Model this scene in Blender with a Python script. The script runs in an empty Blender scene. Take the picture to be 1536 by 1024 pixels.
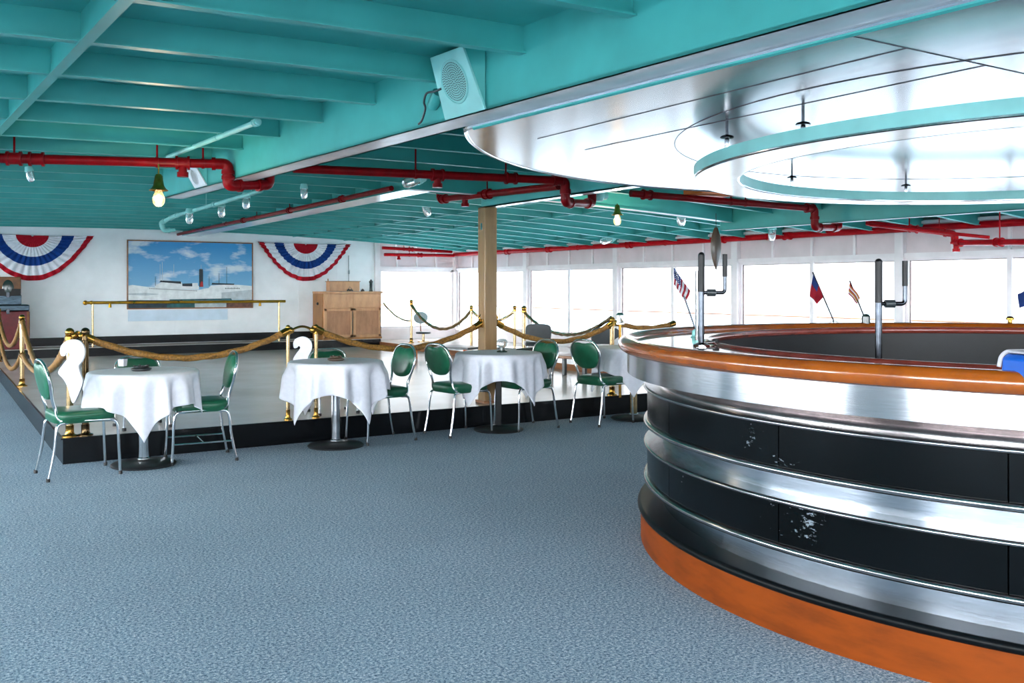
import bpy, math, random
from mathutils import Vector, Matrix
random.seed(7)
SC = bpy.context.scene
COL = SC.collection
PI = math.pi
# ------------------------------------------------------------------ frame of the place
# world x = across the ship (u), y = along the ship (v), z = up; carpet at z = 0
H = 1.42; FPX = 1400.0; CX = 768.0; HY = 432.0
C32, S32 = math.cos(math.radians(32)), math.sin(math.radians(32))
def W(X, Y, z=0.0):                    # metres right / ahead of the viewpoint -> world
    return Vector((X*C32 + Y*S32, -X*S32 + Y*C32, z))
def ray(px, py):
    r = (px-CX)/FPX
    return Vector((r*C32 + S32, -r*S32 + C32, -(py-HY)/FPX))
ORG = Vector((0, 0, H))
def D(px, py, Y): return ORG + ray(px, py)*Y
def Fz(px, py, z):
    d = ray(px, py); return ORG + d*((z-H)/d.z)
def Pv(px, py, v):
    d = ray(px, py); return ORG + d*(v/d.y)
def Pu(px, py, u):
    d = ray(px, py); return ORG + d*(u/d.x)
# ------------------------------------------------------------------ mesh builder
class MB:
    def __init__(s): s.v = []; s.f = []; s.m = []
    def add(s, vs, fs, mi=0):
        o = len(s.v); s.v += [Vector(p) for p in vs]
        for f in fs: s.f.append([i+o for i in f]); s.m.append(mi)
        return s
    def box(s, c, d, rz=0.0, mi=0):
        c = Vector(c); hx, hy, hz = d[0]/2, d[1]/2, d[2]/2; R = Matrix.Rotation(rz, 3, 'Z')
        vs = [c + R @ Vector((x*hx, y*hy, z*hz)) for z in (-1, 1) for x, y in ((-1,-1),(1,-1),(1,1),(-1,1))]
        return s.add(vs, [(3,2,1,0),(4,5,6,7),(0,1,5,4),(1,2,6,5),(2,3,7,6),(3,0,4,7)], mi)
    def hexa(s, b, t, mi=0):           # four bottom corners, four top corners
        return s.add(list(b)+list(t), [(3,2,1,0),(4,5,6,7),(0,1,5,4),(1,2,6,5),(2,3,7,6),(3,0,4,7)], mi)
    def lathe(s, prof, c=(0,0,0), seg=48, a0=0.0, a1=2*PI, mi=0, closed_prof=False):
        c = Vector(c); full = abs(a1-a0-2*PI) < 1e-6; n = seg if full else seg+1
        vs = []
        for i in range(n):
            a = a0 + (a1-a0)*i/seg; ca, sa = math.cos(a), math.sin(a)
            vs += [c + Vector((r*ca, r*sa, z)) for r, z in prof]
        k = len(prof); fs = []
        kk = k if closed_prof else k-1
        for i in range(seg):
            j = (i+1) % n
            for q in range(kk):
                q2 = (q+1) % k
                fs.append((i*k+q, j*k+q, j*k+q2, i*k+q2))
        return s.add(vs, fs, mi)
    def tube(s, path, r, seg=10, cap=True, closed=False, mi=0, lobes=0, twist=0.0):
        P = [Vector(p) for p in path]; n = len(P)
        rs = r if isinstance(r, (list, tuple)) else [r]*n
        T = []
        for i in range(n):
            if closed: t = P[(i+1) % n]-P[i-1]
            else: t = P[min(i+1, n-1)]-P[max(i-1, 0)]
            T.append(t.normalized() if t.length > 1e-9 else Vector((0,0,1)))
        up = Vector((0,0,1)) if abs(T[0].z) < .9 else Vector((1,0,0))
        N = (up - T[0]*up.dot(T[0])).normalized(); vs = []; L = 0.0
        for i in range(n):
            if i:
                N = (N - T[i]*N.dot(T[i])); N = N.normalized() if N.length > 1e-6 else T[i].orthogonal().normalized()
                L += (P[i]-P[i-1]).length
            B = T[i].cross(N)
            for q in range(seg):
                a = 2*PI*q/seg
                rr = rs[i]*(1 + (.16*math.cos(lobes*(a) + twist*L) if lobes else 0))
                vs.append(P[i] + (N*math.cos(a) + B*math.sin(a))*rr)
        fs = []
        for i in range(n if closed else n-1):
            j = (i+1) % n
            for q in range(seg):
                q2 = (q+1) % seg
                fs.append((i*seg+q, i*seg+q2, j*seg+q2, j*seg+q))
        if cap and not closed:
            fs.append(tuple(range(seg-1, -1, -1))); fs.append(tuple((n-1)*seg+q for q in range(seg)))
        return s.add(vs, fs, mi)
    def ball(s, c, r, seg=16, rings=8, sz=1.0, mi=0):
        prof = [(max(1e-4, r*math.sin(PI*i/rings)), -r*sz*math.cos(PI*i/rings)) for i in range(rings+1)]
        return s.lathe(prof, c, seg, mi=mi)
    def prism(s, pts, ext, mi=0):      # polygon swept by a vector
        n = len(pts); e = Vector(ext); a = [Vector(p) for p in pts]
        return s.add(a + [p+e for p in a], [tuple(range(n-1,-1,-1)), tuple(range(n, 2*n))] +
                     [(i, (i+1) % n, n+(i+1) % n, n+i) for i in range(n)], mi)
    def build(s, name, mat, parent=None, smooth=False, bevel=0, world=False, angle=40):
        me = bpy.data.meshes.new(name)
        off = Vector(root_of(parent).location) if (parent is not None and world) else Vector((0,0,0))
        me.from_pydata([tuple(p-off) for p in s.v], [], s.f)
        mats = mat if isinstance(mat, (list, tuple)) else [mat]
        for m in mats: me.materials.append(m)
        if len(mats) > 1:
            for p, mi in zip(me.polygons, s.m): p.material_index = mi
        me.update()
        o = bpy.data.objects.new(name, me); COL.objects.link(o)
        if parent is not None: o.parent = parent
        if smooth:
            for p in me.polygons: p.use_smooth = True
            try: me.set_sharp_from_angle(angle=math.radians(angle))
            except Exception: pass
        if bevel:
            b = o.modifiers.new('Bevel', 'BEVEL'); b.width = bevel; b.segments = 2; b.limit_method = 'ANGLE'
        return o
def root_of(o):
    while o.parent is not None: o = o.parent
    return o
def tag(o, label, cat, group=None, kind=None):
    o['label'] = label; o['category'] = cat
    if group: o['group'] = group
    if kind: o['kind'] = kind
    return o
def thing(name, loc, label, cat, group=None, rz=0.0):
    o = bpy.data.objects.new(name, None); COL.objects.link(o); o.empty_display_size = .1
    o.location = loc; o.rotation_euler = (0, 0, rz)
    o.matrix_basis = Matrix.Translation(Vector(loc)) @ Matrix.Rotation(rz, 4, 'Z')
    return tag(o, label, cat, group)
def struct(name, mb, mat, **k):
    o = mb.build(name, mat, **k)
    o['kind'] = 'structure'; return o
def copy_tree(o, loc, rz, label, group=None):
    def cp(src, par):
        c = src.copy(); COL.objects.link(c); c.parent = par
        for ch in [x for x in bpy.data.objects if x.parent == src]: cp(ch, c)
        return c
    c = cp(o, None)
    c.location = loc; c.rotation_euler = (0, 0, rz); c['label'] = label
    if group: c['group'] = group
    return c
def fillet(pts, r, n=6):
    P = [Vector(p) for p in pts]; out = [P[0]]
    for i in range(1, len(P)-1):
        a, b, c = P[i-1], P[i], P[i+1]
        d1, d2 = (a-b), (c-b); rr = min(r, d1.length*.45, d2.length*.45)
        p1, p2 = b + d1.normalized()*rr, b + d2.normalized()*rr
        for k in range(n+1):
            t = k/n; out.append(p1*(1-t)**2 + b*2*t*(1-t) + p2*t*t)
    out.append(P[-1]); return out
def catmull(pts, n=6, closed=False):
    P = [Vector(p) for p in pts]; m = len(P); out = []
    for i in range(m if closed else m-1):
        if closed: a, b, c, d = P[i-1], P[i], P[(i+1) % m], P[(i+2) % m]
        else: a, b, c, d = P[max(i-1,0)], P[i], P[i+1], P[min(i+2, m-1)]
        for k in range(n):
            t = k/n
            out.append(.5*((2*b) + (c-a)*t + (2*a-5*b+4*c-d)*t*t + (3*b-a-3*c+d)*t**3))
    if not closed: out.append(P[-1])
    return out
# ------------------------------------------------------------------ materials
def lin(c):
    if isinstance(c, str): c = [int(c[i:i+2], 16)/255 for i in (0, 2, 4)]
    return tuple((x/12.92 if x <= .04045 else ((x+.055)/1.055)**2.4) for x in c) + (1.0,)
def base_mat(name):
    m = bpy.data.materials.new(name); m.use_nodes = True
    nt = m.node_tree; b = nt.nodes['Principled BSDF']
    return m, nt, b
def coords(nt, scale=(1,1,1)):
    tc = nt.nodes.new('ShaderNodeTexCoord'); mp = nt.nodes.new('ShaderNodeMapping')
    mp.inputs['Scale'].default_value = scale
    nt.links.new(tc.outputs['Object'], mp.inputs['Vector']); return mp.outputs['Vector']
def noise(nt, vec, scale, detail=3, rough=.55):
    n = nt.nodes.new('ShaderNodeTexNoise'); n.inputs['Scale'].default_value = scale
    n.inputs['Detail'].default_value = detail; n.inputs['Roughness'].default_value = rough
    nt.links.new(vec, n.inputs['Vector']); return n.outputs['Fac']
def ramp(nt, fac, stops):
    r = nt.nodes.new('ShaderNodeValToRGB'); e = r.color_ramp.elements
    while len(e) < len(stops): e.new(.5)
    for i, (p, c) in enumerate(stops): e[i].position = p; e[i].color = lin(c) if not (isinstance(c, tuple) and len(c) == 4) else c
    nt.links.new(fac, r.inputs['Fac']); return r.outputs['Color']
def bump(nt, b, fac, strength=.1, dist=.01):
    n = nt.nodes.new('ShaderNodeBump'); n.inputs['Strength'].default_value = strength; n.inputs['Distance'].default_value = dist
    nt.links.new(fac, n.inputs['Height']); nt.links.new(n.outputs['Normal'], b.inputs['Normal'])
def shade(c, k):
    v = [int(c[i:i+2], 16) for i in (0, 2, 4)]
    return ''.join('%02x' % max(0, min(255, int(x*k))) for x in v)
def paint(name, c, rough=.45, var=.06, scale=6, bmp=.05, spec=.5, stretch=(1,1,1), coat=0.0, metal=0.0):
    m, nt, b = base_mat(name); v = coords(nt, stretch); n = noise(nt, v, scale)
    nt.links.new(ramp(nt, n, [(.3, shade(c, 1-var)), (.7, shade(c, 1+var))]), b.inputs['Base Color'])
    b.inputs['Roughness'].default_value = rough; b.inputs['Specular IOR Level'].default_value = spec
    b.inputs['Metallic'].default_value = metal
    if coat: b.inputs['Coat Weight'].default_value = coat; b.inputs['Coat Roughness'].default_value = .08
    if bmp: bump(nt, b, noise(nt, v, scale*6, 4), bmp, .004)
    return m
def metal(name, c, rough=.2, scratch=(1,1,40), var=.05, rvar=.08, scale=8):
    m, nt, b = base_mat(name); v = coords(nt, scratch); n = noise(nt, v, scale, 4)
    nt.links.new(ramp(nt, n, [(.3, shade(c, 1-var)), (.7, shade(c, 1+var))]), b.inputs['Base Color'])
    b.inputs['Metallic'].default_value = 1.0
    mr = nt.nodes.new('ShaderNodeMapRange'); mr.inputs['To Min'].default_value = max(.02, rough-rvar); mr.inputs['To Max'].default_value = rough+rvar
    nt.links.new(n, mr.inputs['Value']); nt.links.new(mr.outputs['Result'], b.inputs['Roughness'])
    return m
def wood(name, c1, c2, rough=.35, stretch=(2,2,14), scale=2.5, coat=.3):
    m, nt, b = base_mat(name); v = coords(nt, stretch); n = noise(nt, v, scale, 6, .6)
    nt.links.new(ramp(nt, n, [(.25, c1), (.55, c2), (.8, shade(c2, 1.08))]), b.inputs['Base Color'])
    b.inputs['Roughness'].default_value = rough
    b.inputs['Coat Weight'].default_value = coat; b.inputs['Coat Roughness'].default_value = .1
    bump(nt, b, n, .04, .003); return m
M = {}
M['teal'] = paint('teal_paint', '46a9a4', .42, .05, 3, .06)
M['teal_light'] = paint('pale_teal_paint', '86c8c4', .42, .05, 5, .04)
M['beam_under'] = paint('beam_underside_silver_paint', 'ebebed', .16, .05, 4, .02, spec=.9)
M['white_wall'] = paint('white_wall_paint', 'f0f1f3', .5, .03, 2, .04)
M['white_trim'] = paint('white_window_paint', 'e8dfe0', .45, .03, 4, .03)
M['pink_panel'] = paint('pinkish_white_panel_paint', 'd9c8ca', .5, .03, 3, .03)
M['red_pipe'] = paint('red_gloss_paint', '78040c', .34, .12, 8, .05, spec=.14)
M['red_bright'] = paint('red_paint_by_window', 'b80816', .35, .08, 8, .04, spec=.14)
M['black_gloss'] = paint('black_skirting_paint', '0a0d10', .25, .25, 5, .05, spec=.22)
M['kick_black'] = paint('black_kick_ledge', '070a0d', .38, .2, 8, .04, spec=.12)
M['black_rubber'] = paint('black_rubber', '121315', .6, .1, 20, .02)
M['black_plastic'] = paint('black_plastic', '17191c', .35, .1, 20, .02)
M['steel'] = metal('brushed_steel', 'd0d2d6', .13, (1,1,30), .05, .05)
def bar_steel(name, c, rough):
    m = metal(name, c, rough, (1,1,30), .05, .04); nt = m.node_tree; b = nt.nodes['Principled BSDF']
    t = nt.nodes.new('ShaderNodeTangent'); t.direction_type = 'RADIAL'; t.axis = 'Z'
    nt.links.new(t.outputs[0], b.inputs['Tangent']); b.inputs['Anisotropic'].default_value = .85; b.inputs['Anisotropic Rotation'].default_value = .25
    return m
M['bar_steel'] = bar_steel('horizontally_brushed_steel', 'b9bbbf', .2)
M['steel_recess'] = bar_steel('brushed_steel_band', 'a9b1bb', .22)
M['chrome'] = metal('chrome', 'e2e3e5', .1, (1,1,1), .02, .03)
M['chrome_dull'] = metal('dull_chrome_trim', 'b3aeae', .17, (1,1,8), .08, .06)
M['chrome_dark'] = metal('dark_chrome', '3e4248', .2, (1,1,4), .2, .06)
M['canopy'] = metal('canopy_sheet_steel', 'b9b6ba', .2, (30,1.2,1), .05, .05, 3)
M['ring_under'] = metal('warm_sheet_steel', 'c2b6ae', .24, (8,1,1), .06, .06, 3)
M['brass'] = metal('brass', '9c7638', .24, (1,1,2), .12, .06)
M['brass_pale'] = metal('pale_brass', 'b59a72', .26, (1,1,2), .08, .05)
M['brass_dark'] = metal('dark_brass', '5a4a34', .25, (1,1,2), .15, .06)
M['gold_rail'] = metal('gold_rail_brass', 'b98a2c', .3, (1,1,1), .12, .08)
M['rail_wood'] = wood('varnished_orange_wood', '6e330a', '8a460d', .2, (3,3,3), 2, .8)
M['plinth_wood'] = wood('orange_plywood', '5a2502', '783403', .5, (2.2,2.2,9), 1.6, .0)
M['plinth_wood'].node_tree.nodes['Principled BSDF'].inputs['Specular IOR Level'].default_value = .15
M['mahogany'] = wood('mahogany', '54201a', '7c352a', .25, (3,3,20), 3, .5)
M['cab_wood'] = wood('worn_tan_wood', 'b07c56', 'c9976e', .5, (3,3,1), 3, .05)
M['cab_panel'] = wood('worn_tan_panel', '97694a', 'b07f5e', .5, (3,3,1), 3, .05)
M['cab_side'] = wood('brown_cabinet_side', '7e4d1c', '9a6428', .45, (3,3,1), 3, .1)
M['curb_wood'] = wood('brown_curb_wood', '6a3d20', '8f5a35', .4, (2,2,8), 2, .2)
M['column'] = wood('tan_column_paint', '725531', '88693f', .42, (5,5,.6), 2, .1)
M['green'] = paint('green_vinyl', '17543c', .33, .08, 14, .06)
M['linen'] = paint('white_linen', 'd6d7e0', .85, .02, 30, .05, spec=.2)
M['rope'] = paint('gold_rope', '7c5722', .55, .3, 60, .3)
M['bulb_glass'] = None
def carpet():
    m, nt, b = base_mat('blue_grey_carpet'); v = coords(nt)
    n1 = noise(nt, v, 75, 4, .7); n2 = noise(nt, v, 150, 2); n3 = noise(nt, v, .7, 3)
    c1 = ramp(nt, n1, [(.34, '4f667c'), (.5, '90a6b8'), (.66, 'd3dce4')])
    mx = nt.nodes.new('ShaderNodeMix'); mx.data_type = 'RGBA'; mx.blend_type = 'MULTIPLY'; mx.inputs['Factor'].default_value = .35
    nt.links.new(c1, mx.inputs['A']); nt.links.new(ramp(nt, n2, [(.3, '6a6a6a'), (.7, 'ffffff')]), mx.inputs['B'])
    m2 = nt.nodes.new('ShaderNodeMix'); m2.data_type = 'RGBA'; m2.blend_type = 'MULTIPLY'; m2.inputs['Factor'].default_value = .35
    nt.links.new(mx.outputs['Result'], m2.inputs['A']); nt.links.new(ramp(nt, n3, [(.3, 'c8c8c8'), (.7, 'ffffff')]), m2.inputs['B'])
    nt.links.new(m2.outputs['Result'], b.inputs['Base Color'])
    b.inputs['Roughness'].default_value = .95; b.inputs['Specular IOR Level'].default_value = .1
    bump(nt, b, n1, .5, .012); return m
M['carpet'] = carpet()
def dance():
    m, nt, b = base_mat('polished_beige_vinyl_floor'); v = coords(nt); n = noise(nt, v, 1.1, 5)
    nt.links.new(ramp(nt, n, [(.3, 'b5aaa4'), (.7, 'cabfb9')]), b.inputs['Base Color'])
    b.inputs['Roughness'].default_value = .2; b.inputs['Specular IOR Level'].default_value = .6
    bump(nt, b, noise(nt, v, 3, 3), .03, .01); return m
M['dance'] = dance()
def black_panel():
    m, nt, b = base_mat('black_laminate_with_scratches'); v = coords(nt)
    n = noise(nt, v, 2, 5); s1 = noise(nt, coords(nt, (1,1,2.5)), 26, 5, .75); s2 = noise(nt, v, 2.3, 2)
    mt = nt.nodes.new('ShaderNodeMath'); mt.operation = 'MULTIPLY'; nt.links.new(s1, mt.inputs[0]); nt.links.new(s2, mt.inputs[1])
    base = ramp(nt, n, [(.3, '030506'), (.7, '080c0f')])
    mx = nt.nodes.new('ShaderNodeMix'); mx.data_type = 'RGBA'
    nt.links.new(ramp(nt, mt.outputs[0], [(.405, (0,0,0,1)), (.43, (.6,.6,.6,1))]), mx.inputs['Factor'])
    nt.links.new(base, mx.inputs['A']); mx.inputs['B'].default_value = lin('8d99a3')
    nt.links.new(mx.outputs['Result'], b.inputs['Base Color'])
    b.inputs['Roughness'].default_value = .2; b.inputs['Specular IOR Level'].default_value = .13; return m
M['black_panel'] = black_panel()
def counter():
    m, nt, b = base_mat('varnished_counter_top'); v = coords(nt); n = noise(nt, v, 4, 4)
    nt.links.new(ramp(nt, n, [(.3, '5b4038'), (.7, '7d5f54')]), b.inputs['Base Color'])
    b.inputs['Roughness'].default_value = .08; b.inputs['Specular IOR Level'].default_value = .8
    b.inputs['Coat Weight'].default_value = 1; b.inputs['Coat Roughness'].default_value = .04; return m
M['counter'] = counter()
def pane():
    m = bpy.data.materials.new('window_glass'); m.use_nodes = True; nt = m.node_tree; nt.nodes.clear()
    o = nt.nodes.new('ShaderNodeOutputMaterial'); mx = nt.nodes.new('ShaderNodeMixShader')
    t = nt.nodes.new('ShaderNodeBsdfTransparent'); g = nt.nodes.new('ShaderNodeBsdfGlossy'); g.inputs['Roughness'].default_value = .02
    t.inputs['Color'].default_value = (.97, .98, .99, 1)
    fr = nt.nodes.new('ShaderNodeFresnel'); fr.inputs['IOR'].default_value = 1.08
    nt.links.new(fr.outputs[0], mx.inputs[0]); nt.links.new(t.outputs[0], mx.inputs[1]); nt.links.new(g.outputs[0], mx.inputs[2])
    nt.links.new(mx.outputs[0], o.inputs[0]); return m
M['pane'] = pane()
def clear_glass(name, tint=(.9,.95,.96,1)):
    m, nt, b = base_mat(name); b.inputs['Base Color'].default_value = tint
    b.inputs['Transmission Weight'].default_value = .85; b.inputs['Roughness'].default_value = .08; b.inputs['IOR'].default_value = 1.3; return m
M['jar_glass'] = clear_glass('fixture_glass')
def glow(name, c, e):
    m, nt, b = base_mat(name); b.inputs['Base Color'].default_value = lin(c)
    b.inputs['Emission Color'].default_value = lin(c); b.inputs['Emission Strength'].default_value = e; return m
M['bulb'] = glow('lit_bulb', 'ffd9a4', 1.3)
M['bulb_glass'] = clear_glass('warm_bulb_glass', (1,.78,.5,1)); M['filament'] = glow('glowing_filament', 'ffe0b0', 14)
M['sleeve_black'] = paint('black_sleeve', '07080a', .35, .1, 20, .02, spec=.25)
M['edge_dirt'] = paint('brown_edge_dirt', '75625e', .6, .2, 20, .03)
M['sea'] = paint('pale_sea', '8a9ca6', .35, .06, .05, 0)
M['cloth_red'] = paint('red_cotton', 'b01226', .8, .06, 20, .05, spec=.2)
M['cloth_white'] = paint('white_cotton', 'e4e4ea', .8, .03, 20, .05, spec=.2)
M['cloth_blue'] = paint('blue_cotton', '163f86', .8, .06, 20, .05, spec=.2)
M['cloth_yellow'] = paint('yellow_cotton', 'd9a43a', .8, .05, 20, .05, spec=.2)
M['speaker_white'] = paint('white_speaker_paint', 'd8dde3', .45, .03, 8, .02)
M['grille_dark'] = paint('speaker_grille_holes', '0c3634', .6, .1, 30, .05)
M['grey_vinyl'] = paint('grey_vinyl', '8a9698', .5, .06, 10, .03)
M['flag_red'] = paint('flag_red', '7c0c1c', .8, .06, 20, .05, spec=.2); M['flag_blue'] = paint('flag_blue', '12285a', .8, .06, 20, .05, spec=.2)
M['flag_white'] = paint('flag_white', 'b4b2b8', .8, .03, 20, .05, spec=.2); M['flag_yellow'] = paint('flag_yellow', '9c7226', .8, .05, 20, .05, spec=.2)
M['seam_grey'] = paint('grey_seam', '6c6a70', .5, .1, 20, 0)
M['dark_slate'] = paint('dark_slate', '2c3336', .3, .1, 8, .03)
M['inner_black'] = paint('worn_black_inner_wall', '101216', .55, .35, 3, .08)
M['orange'] = paint('orange_paint', 'e8742a', .5, .06, 8, .03)
M['blue_plastic'] = paint('blue_plastic', '0c56b4', .3, .05, 8, .02)
M['dark_green_glass'] = paint('dark_green_glass', '23332f', .15, .1, 10, 0)
M['fish_brown'] = wood('brown_paddle_wood', '2e2015', '4a3523', .35, (3,3,1), 4, .3)
M['trunk_red'] = paint('red_trunk_leather', '5a0a14', .45, .15, 9, .1)
M['trunk_brown'] = paint('brown_trunk_leather', '6e431e', .45, .2, 7, .1)
M['trunk_tin'] = metal('worn_tin_band', '46545e', .4, (1,1,6), .3, .1)
# ------------------------------------------------------------------ the room
UL, VB, VF = -4.5, -4.3, 18.7            # port side, near end, painting wall
def ceil(u): return 2.62 - (.0065 if u > 3.5 else .0042)*(u-3.5)**2
C0 = Vector((10.17, 18.7, 0)); WD = Vector((.0441, -.99903, 0)); WN = Vector((-.99903, -.0441, 0))
def uw(v): return 10.17 + .0441*(18.7-v)
BAY = 2.785
# floor and deckhead
mb = MB(); mb.add([(UL,VB,0),(uw(VB)+.1,VB,0),(uw(VF)+.1,VF,0),(UL,VF,0)], [(0,1,2,3)])
mb.add([(UL,VB,-.06),(uw(VB)+.1,VB,-.06),(uw(VF)+.1,VF,-.06),(UL,VF,-.06)], [(3,2,1,0)])
struct('floor', mb, M['carpet'])
mb = MB(); n = 20
us = [UL + (10.9-UL)*i/n for i in range(n+1)]
for i in range(n):
    a, b = us[i], us[i+1]
    mb.hexa([(a,VB,ceil(a)),(b,VB,ceil(b)),(b,VF,ceil(b)),(a,VF,ceil(a))], [(a,VB,ceil(a)+.03),(b,VB,ceil(b)+.03),(b,VF,ceil(b)+.03),(a,VF,ceil(a)+.03)])
struct('ceiling', mb, M['teal'])
# joists across the ship: web and bottom flange following the camber
def joist(v, u0, u1, name='ceiling_joist'):
    mb = MB(); k = 18; d = .12
    for i in range(k):
        a = u0+(u1-u0)*i/k; b = u0+(u1-u0)*(i+1)/k; za, zb = ceil(a), ceil(b)
        mb.hexa([(a,v,za-d),(b,v,zb-d),(b,v+.012,zb-d),(a,v+.012,za-d)], [(a,v,za),(b,v,zb),(b,v+.012,zb),(a,v+.012,za)])
        mb.hexa([(a,v-.022,za-d-.008),(b,v-.022,zb-d-.008),(b,v+.03,zb-d-.008),(a,v+.03,za-d-.008)],
                [(a,v-.022,za-d),(b,v-.022,zb-d),(b,v+.03,zb-d),(a,v+.03,za-d)])
    return struct(name, mb, M['teal'])
for k in range(-9, 22):
    v = 2.86 + .72*k
    joist(v, UL, uw(v)-.12)
def stringer(u, v0, v1, d, w, mat, name='ceiling_stringer'):
    z = ceil(u); mb = MB()
    mb.box((u, (v0+v1)/2, z-d/2), (.012, v1-v0, d)); mb.box((u, (v0+v1)/2, z-d-.005), (w, v1-v0, .008))
    return struct(name, mb, mat)
def skew_stringer(v0, v1, d, w):
    us = lambda v: .589-.06*(v-3.64); a, b = (us(v0), v0), (us(v1), v1); mb = MB()
    for hw, zt_, zb_ in ((.006, 0, -d), (w/2, -d, -d-.008)):
        q = [(a[0]-hw,a[1]),(a[0]+hw,a[1]),(b[0]+hw,b[1]),(b[0]-hw,b[1])]
        mb.hexa([(x,y,ceil(x)+zb_) for x, y in q], [(x,y,ceil(x)+zt_) for x, y in q])
    return struct('ceiling_stringer', mb, M['teal'])
skew_stringer(-4.2, 10.5, .135, .05)
for u, v0 in ((6.3, 9.0), (7.4, 9.0), (9.5, -4)): stringer(u, v0, 18.5, .10, .03, M['teal'])
# deep girders
def girder(p0, p1, z, w, under, name='ceiling_girder', top=None):
    p0, p1 = Vector((p0[0],p0[1],0)), Vector((p1[0],p1[1],0)); d = (p1-p0).normalized(); nrm = Vector((d.y, -d.x, 0))
    q0, q1 = p0+nrm*w, p1+nrm*w
    mb = MB(); K = 12
    for i in range(K):
        a, b = p0+(p1-p0)*i/K, p0+(p1-p0)*(i+1)/K; a2, b2 = q0+(q1-q0)*i/K, q0+(q1-q0)*(i+1)/K
        zs = [z(p) if callable(z) else z for p in (a, b, b2, a2)]
        tp = [ceil(p.x)+.01 for p in (a, b, b2, a2)]
        bt = [(p.x, p.y, zz) for p, zz in zip((a, b, b2, a2), zs)]; tt = [(p.x, p.y, zz) for p, zz in zip((a, b, b2, a2), tp)]
        mb.add(bt+tt, [(0,1,5,4),(2,3,7,6)] + ([(3,0,4,7)] if i == 0 else []) + ([(1,2,6,5)] if i == K-1 else []), 0)
        mb.add(bt, [(3,2,1,0)], 1)
        lip = .006
        e = nrm*.018                                    # flange lip along both edges
        for s_, e0, e1, za, zb in ((-1, a, b, zs[0], zs[1]), (1, a2, b2, zs[3], zs[2])):
            o = e*s_
            mb.hexa([e0+Vector((0,0,za)), e1+Vector((0,0,zb)), e1+o+Vector((0,0,zb)), e0+o+Vector((0,0,za))],
                    [e0+Vector((0,0,za+.014)), e1+Vector((0,0,zb+.014)), e1+o+Vector((0,0,zb+.014)), e0+o+Vector((0,0,za+.014))], 0)
    return struct(name, mb, [M['teal'], under])
B1 = lambda v: 2.28 - .07*(v-3.847)
girder((B1(9.32), 9.32), (B1(-4.2), -4.2), 2.28, -.19, M['beam_under'])
girder((4.16, 8.75), (4.16, 18.65), 2.43, .30, M['beam_under'])
girder((5.0, 8.62), (5.0, -4.2), 2.275, -.13, M['beam_under'])
girder((8.62, 8.75), (8.95, -4.2), 2.16, -.12, M['white_trim'])
girder((4.1, 8.62), (8.6, 8.62), lambda p: ceil(p.x)-.20, .10, M['white_trim'])
# painting wall: solid part with a cambered head
mb = MB(); K = 14; UE = 8.23
for i in range(K):
    a = UL+(UE-UL)*i/K; b = UL+(UE-UL)*(i+1)/K
    mb.hexa([(a,VF,0),(b,VF,0),(b,VF+.1,0),(a,VF+.1,0)], [(a,VF,ceil(a)),(b,VF,ceil(b)),(b,VF+.1,ceil(b)),(a,VF+.1,ceil(a))])
struct('wall_far', mb, M['white_wall'])
mb = MB()
for u in (-.9, 1.55, 4.05, 6.5, 7.35): mb.box((u, VF-.004, 1.4), (.05, .008, 2.0))
struct('trim_1', mb, M['white_wall'])
# low ledge and black base below the painting wall
mb = MB(); mb.box(((UL+8.0)/2, 18.35, .29), (8.0-UL, .7, .155)); struct('floor_ledge', mb, M['dance'])
mb = MB(); mb.box(((UL+8.0)/2, 17.985, .285), (8.0-UL, .03, .15)); struct('trim_2', mb, M['black_gloss'])
mb = MB(); mb.box(((UL+UE)/2, VF-.015, .45), (UE-UL, .03, .15)); struct('baseboard_far', mb, M['black_gloss'], bevel=.004)
# raised dance floor and side platform
mb = MB(); mb.box(((.905+8.0)/2, (8.28+18.7)/2, .205), (8.0-.905, 18.7-8.28, .01)); struct('floor_dance', mb, M['dance'])
mb = MB(); mb.box(((.925+8.0)/2, 8.29+.012, .1), (8.0-.925, .024, .198)); mb.box((.915+.012, (8.28+18.7)/2, .1), (.024, 18.7-8.29, .198))
mb.box((4.45, 8.288, .206), (7.1, .02, .012)); mb.box((.912, 13.5, .206), (.02, 10.4, .012))
mb.box((9.35, 8.29, .1), (2.8, .024, .198))
struct('trim_3', mb, M['black_gloss'])
mb = MB(); mb.hexa([(8.0,8.31,.15),(uw(8.3),8.31,.15),(uw(VF),VF,.15),(8.0,VF,.15)], [(8.0,8.31,.30),(uw(8.3),8.31,.30),(uw(VF),VF,.30),(8.0,VF,.30)]); struct('floor_side', mb, M['dance'])
mb = MB(); mb.box((7.99, (8.3+18.0)/2, .255), (.03, 9.7, .10)); struct('trim_4', mb, M['curb_wood'], bevel=.004)
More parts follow.
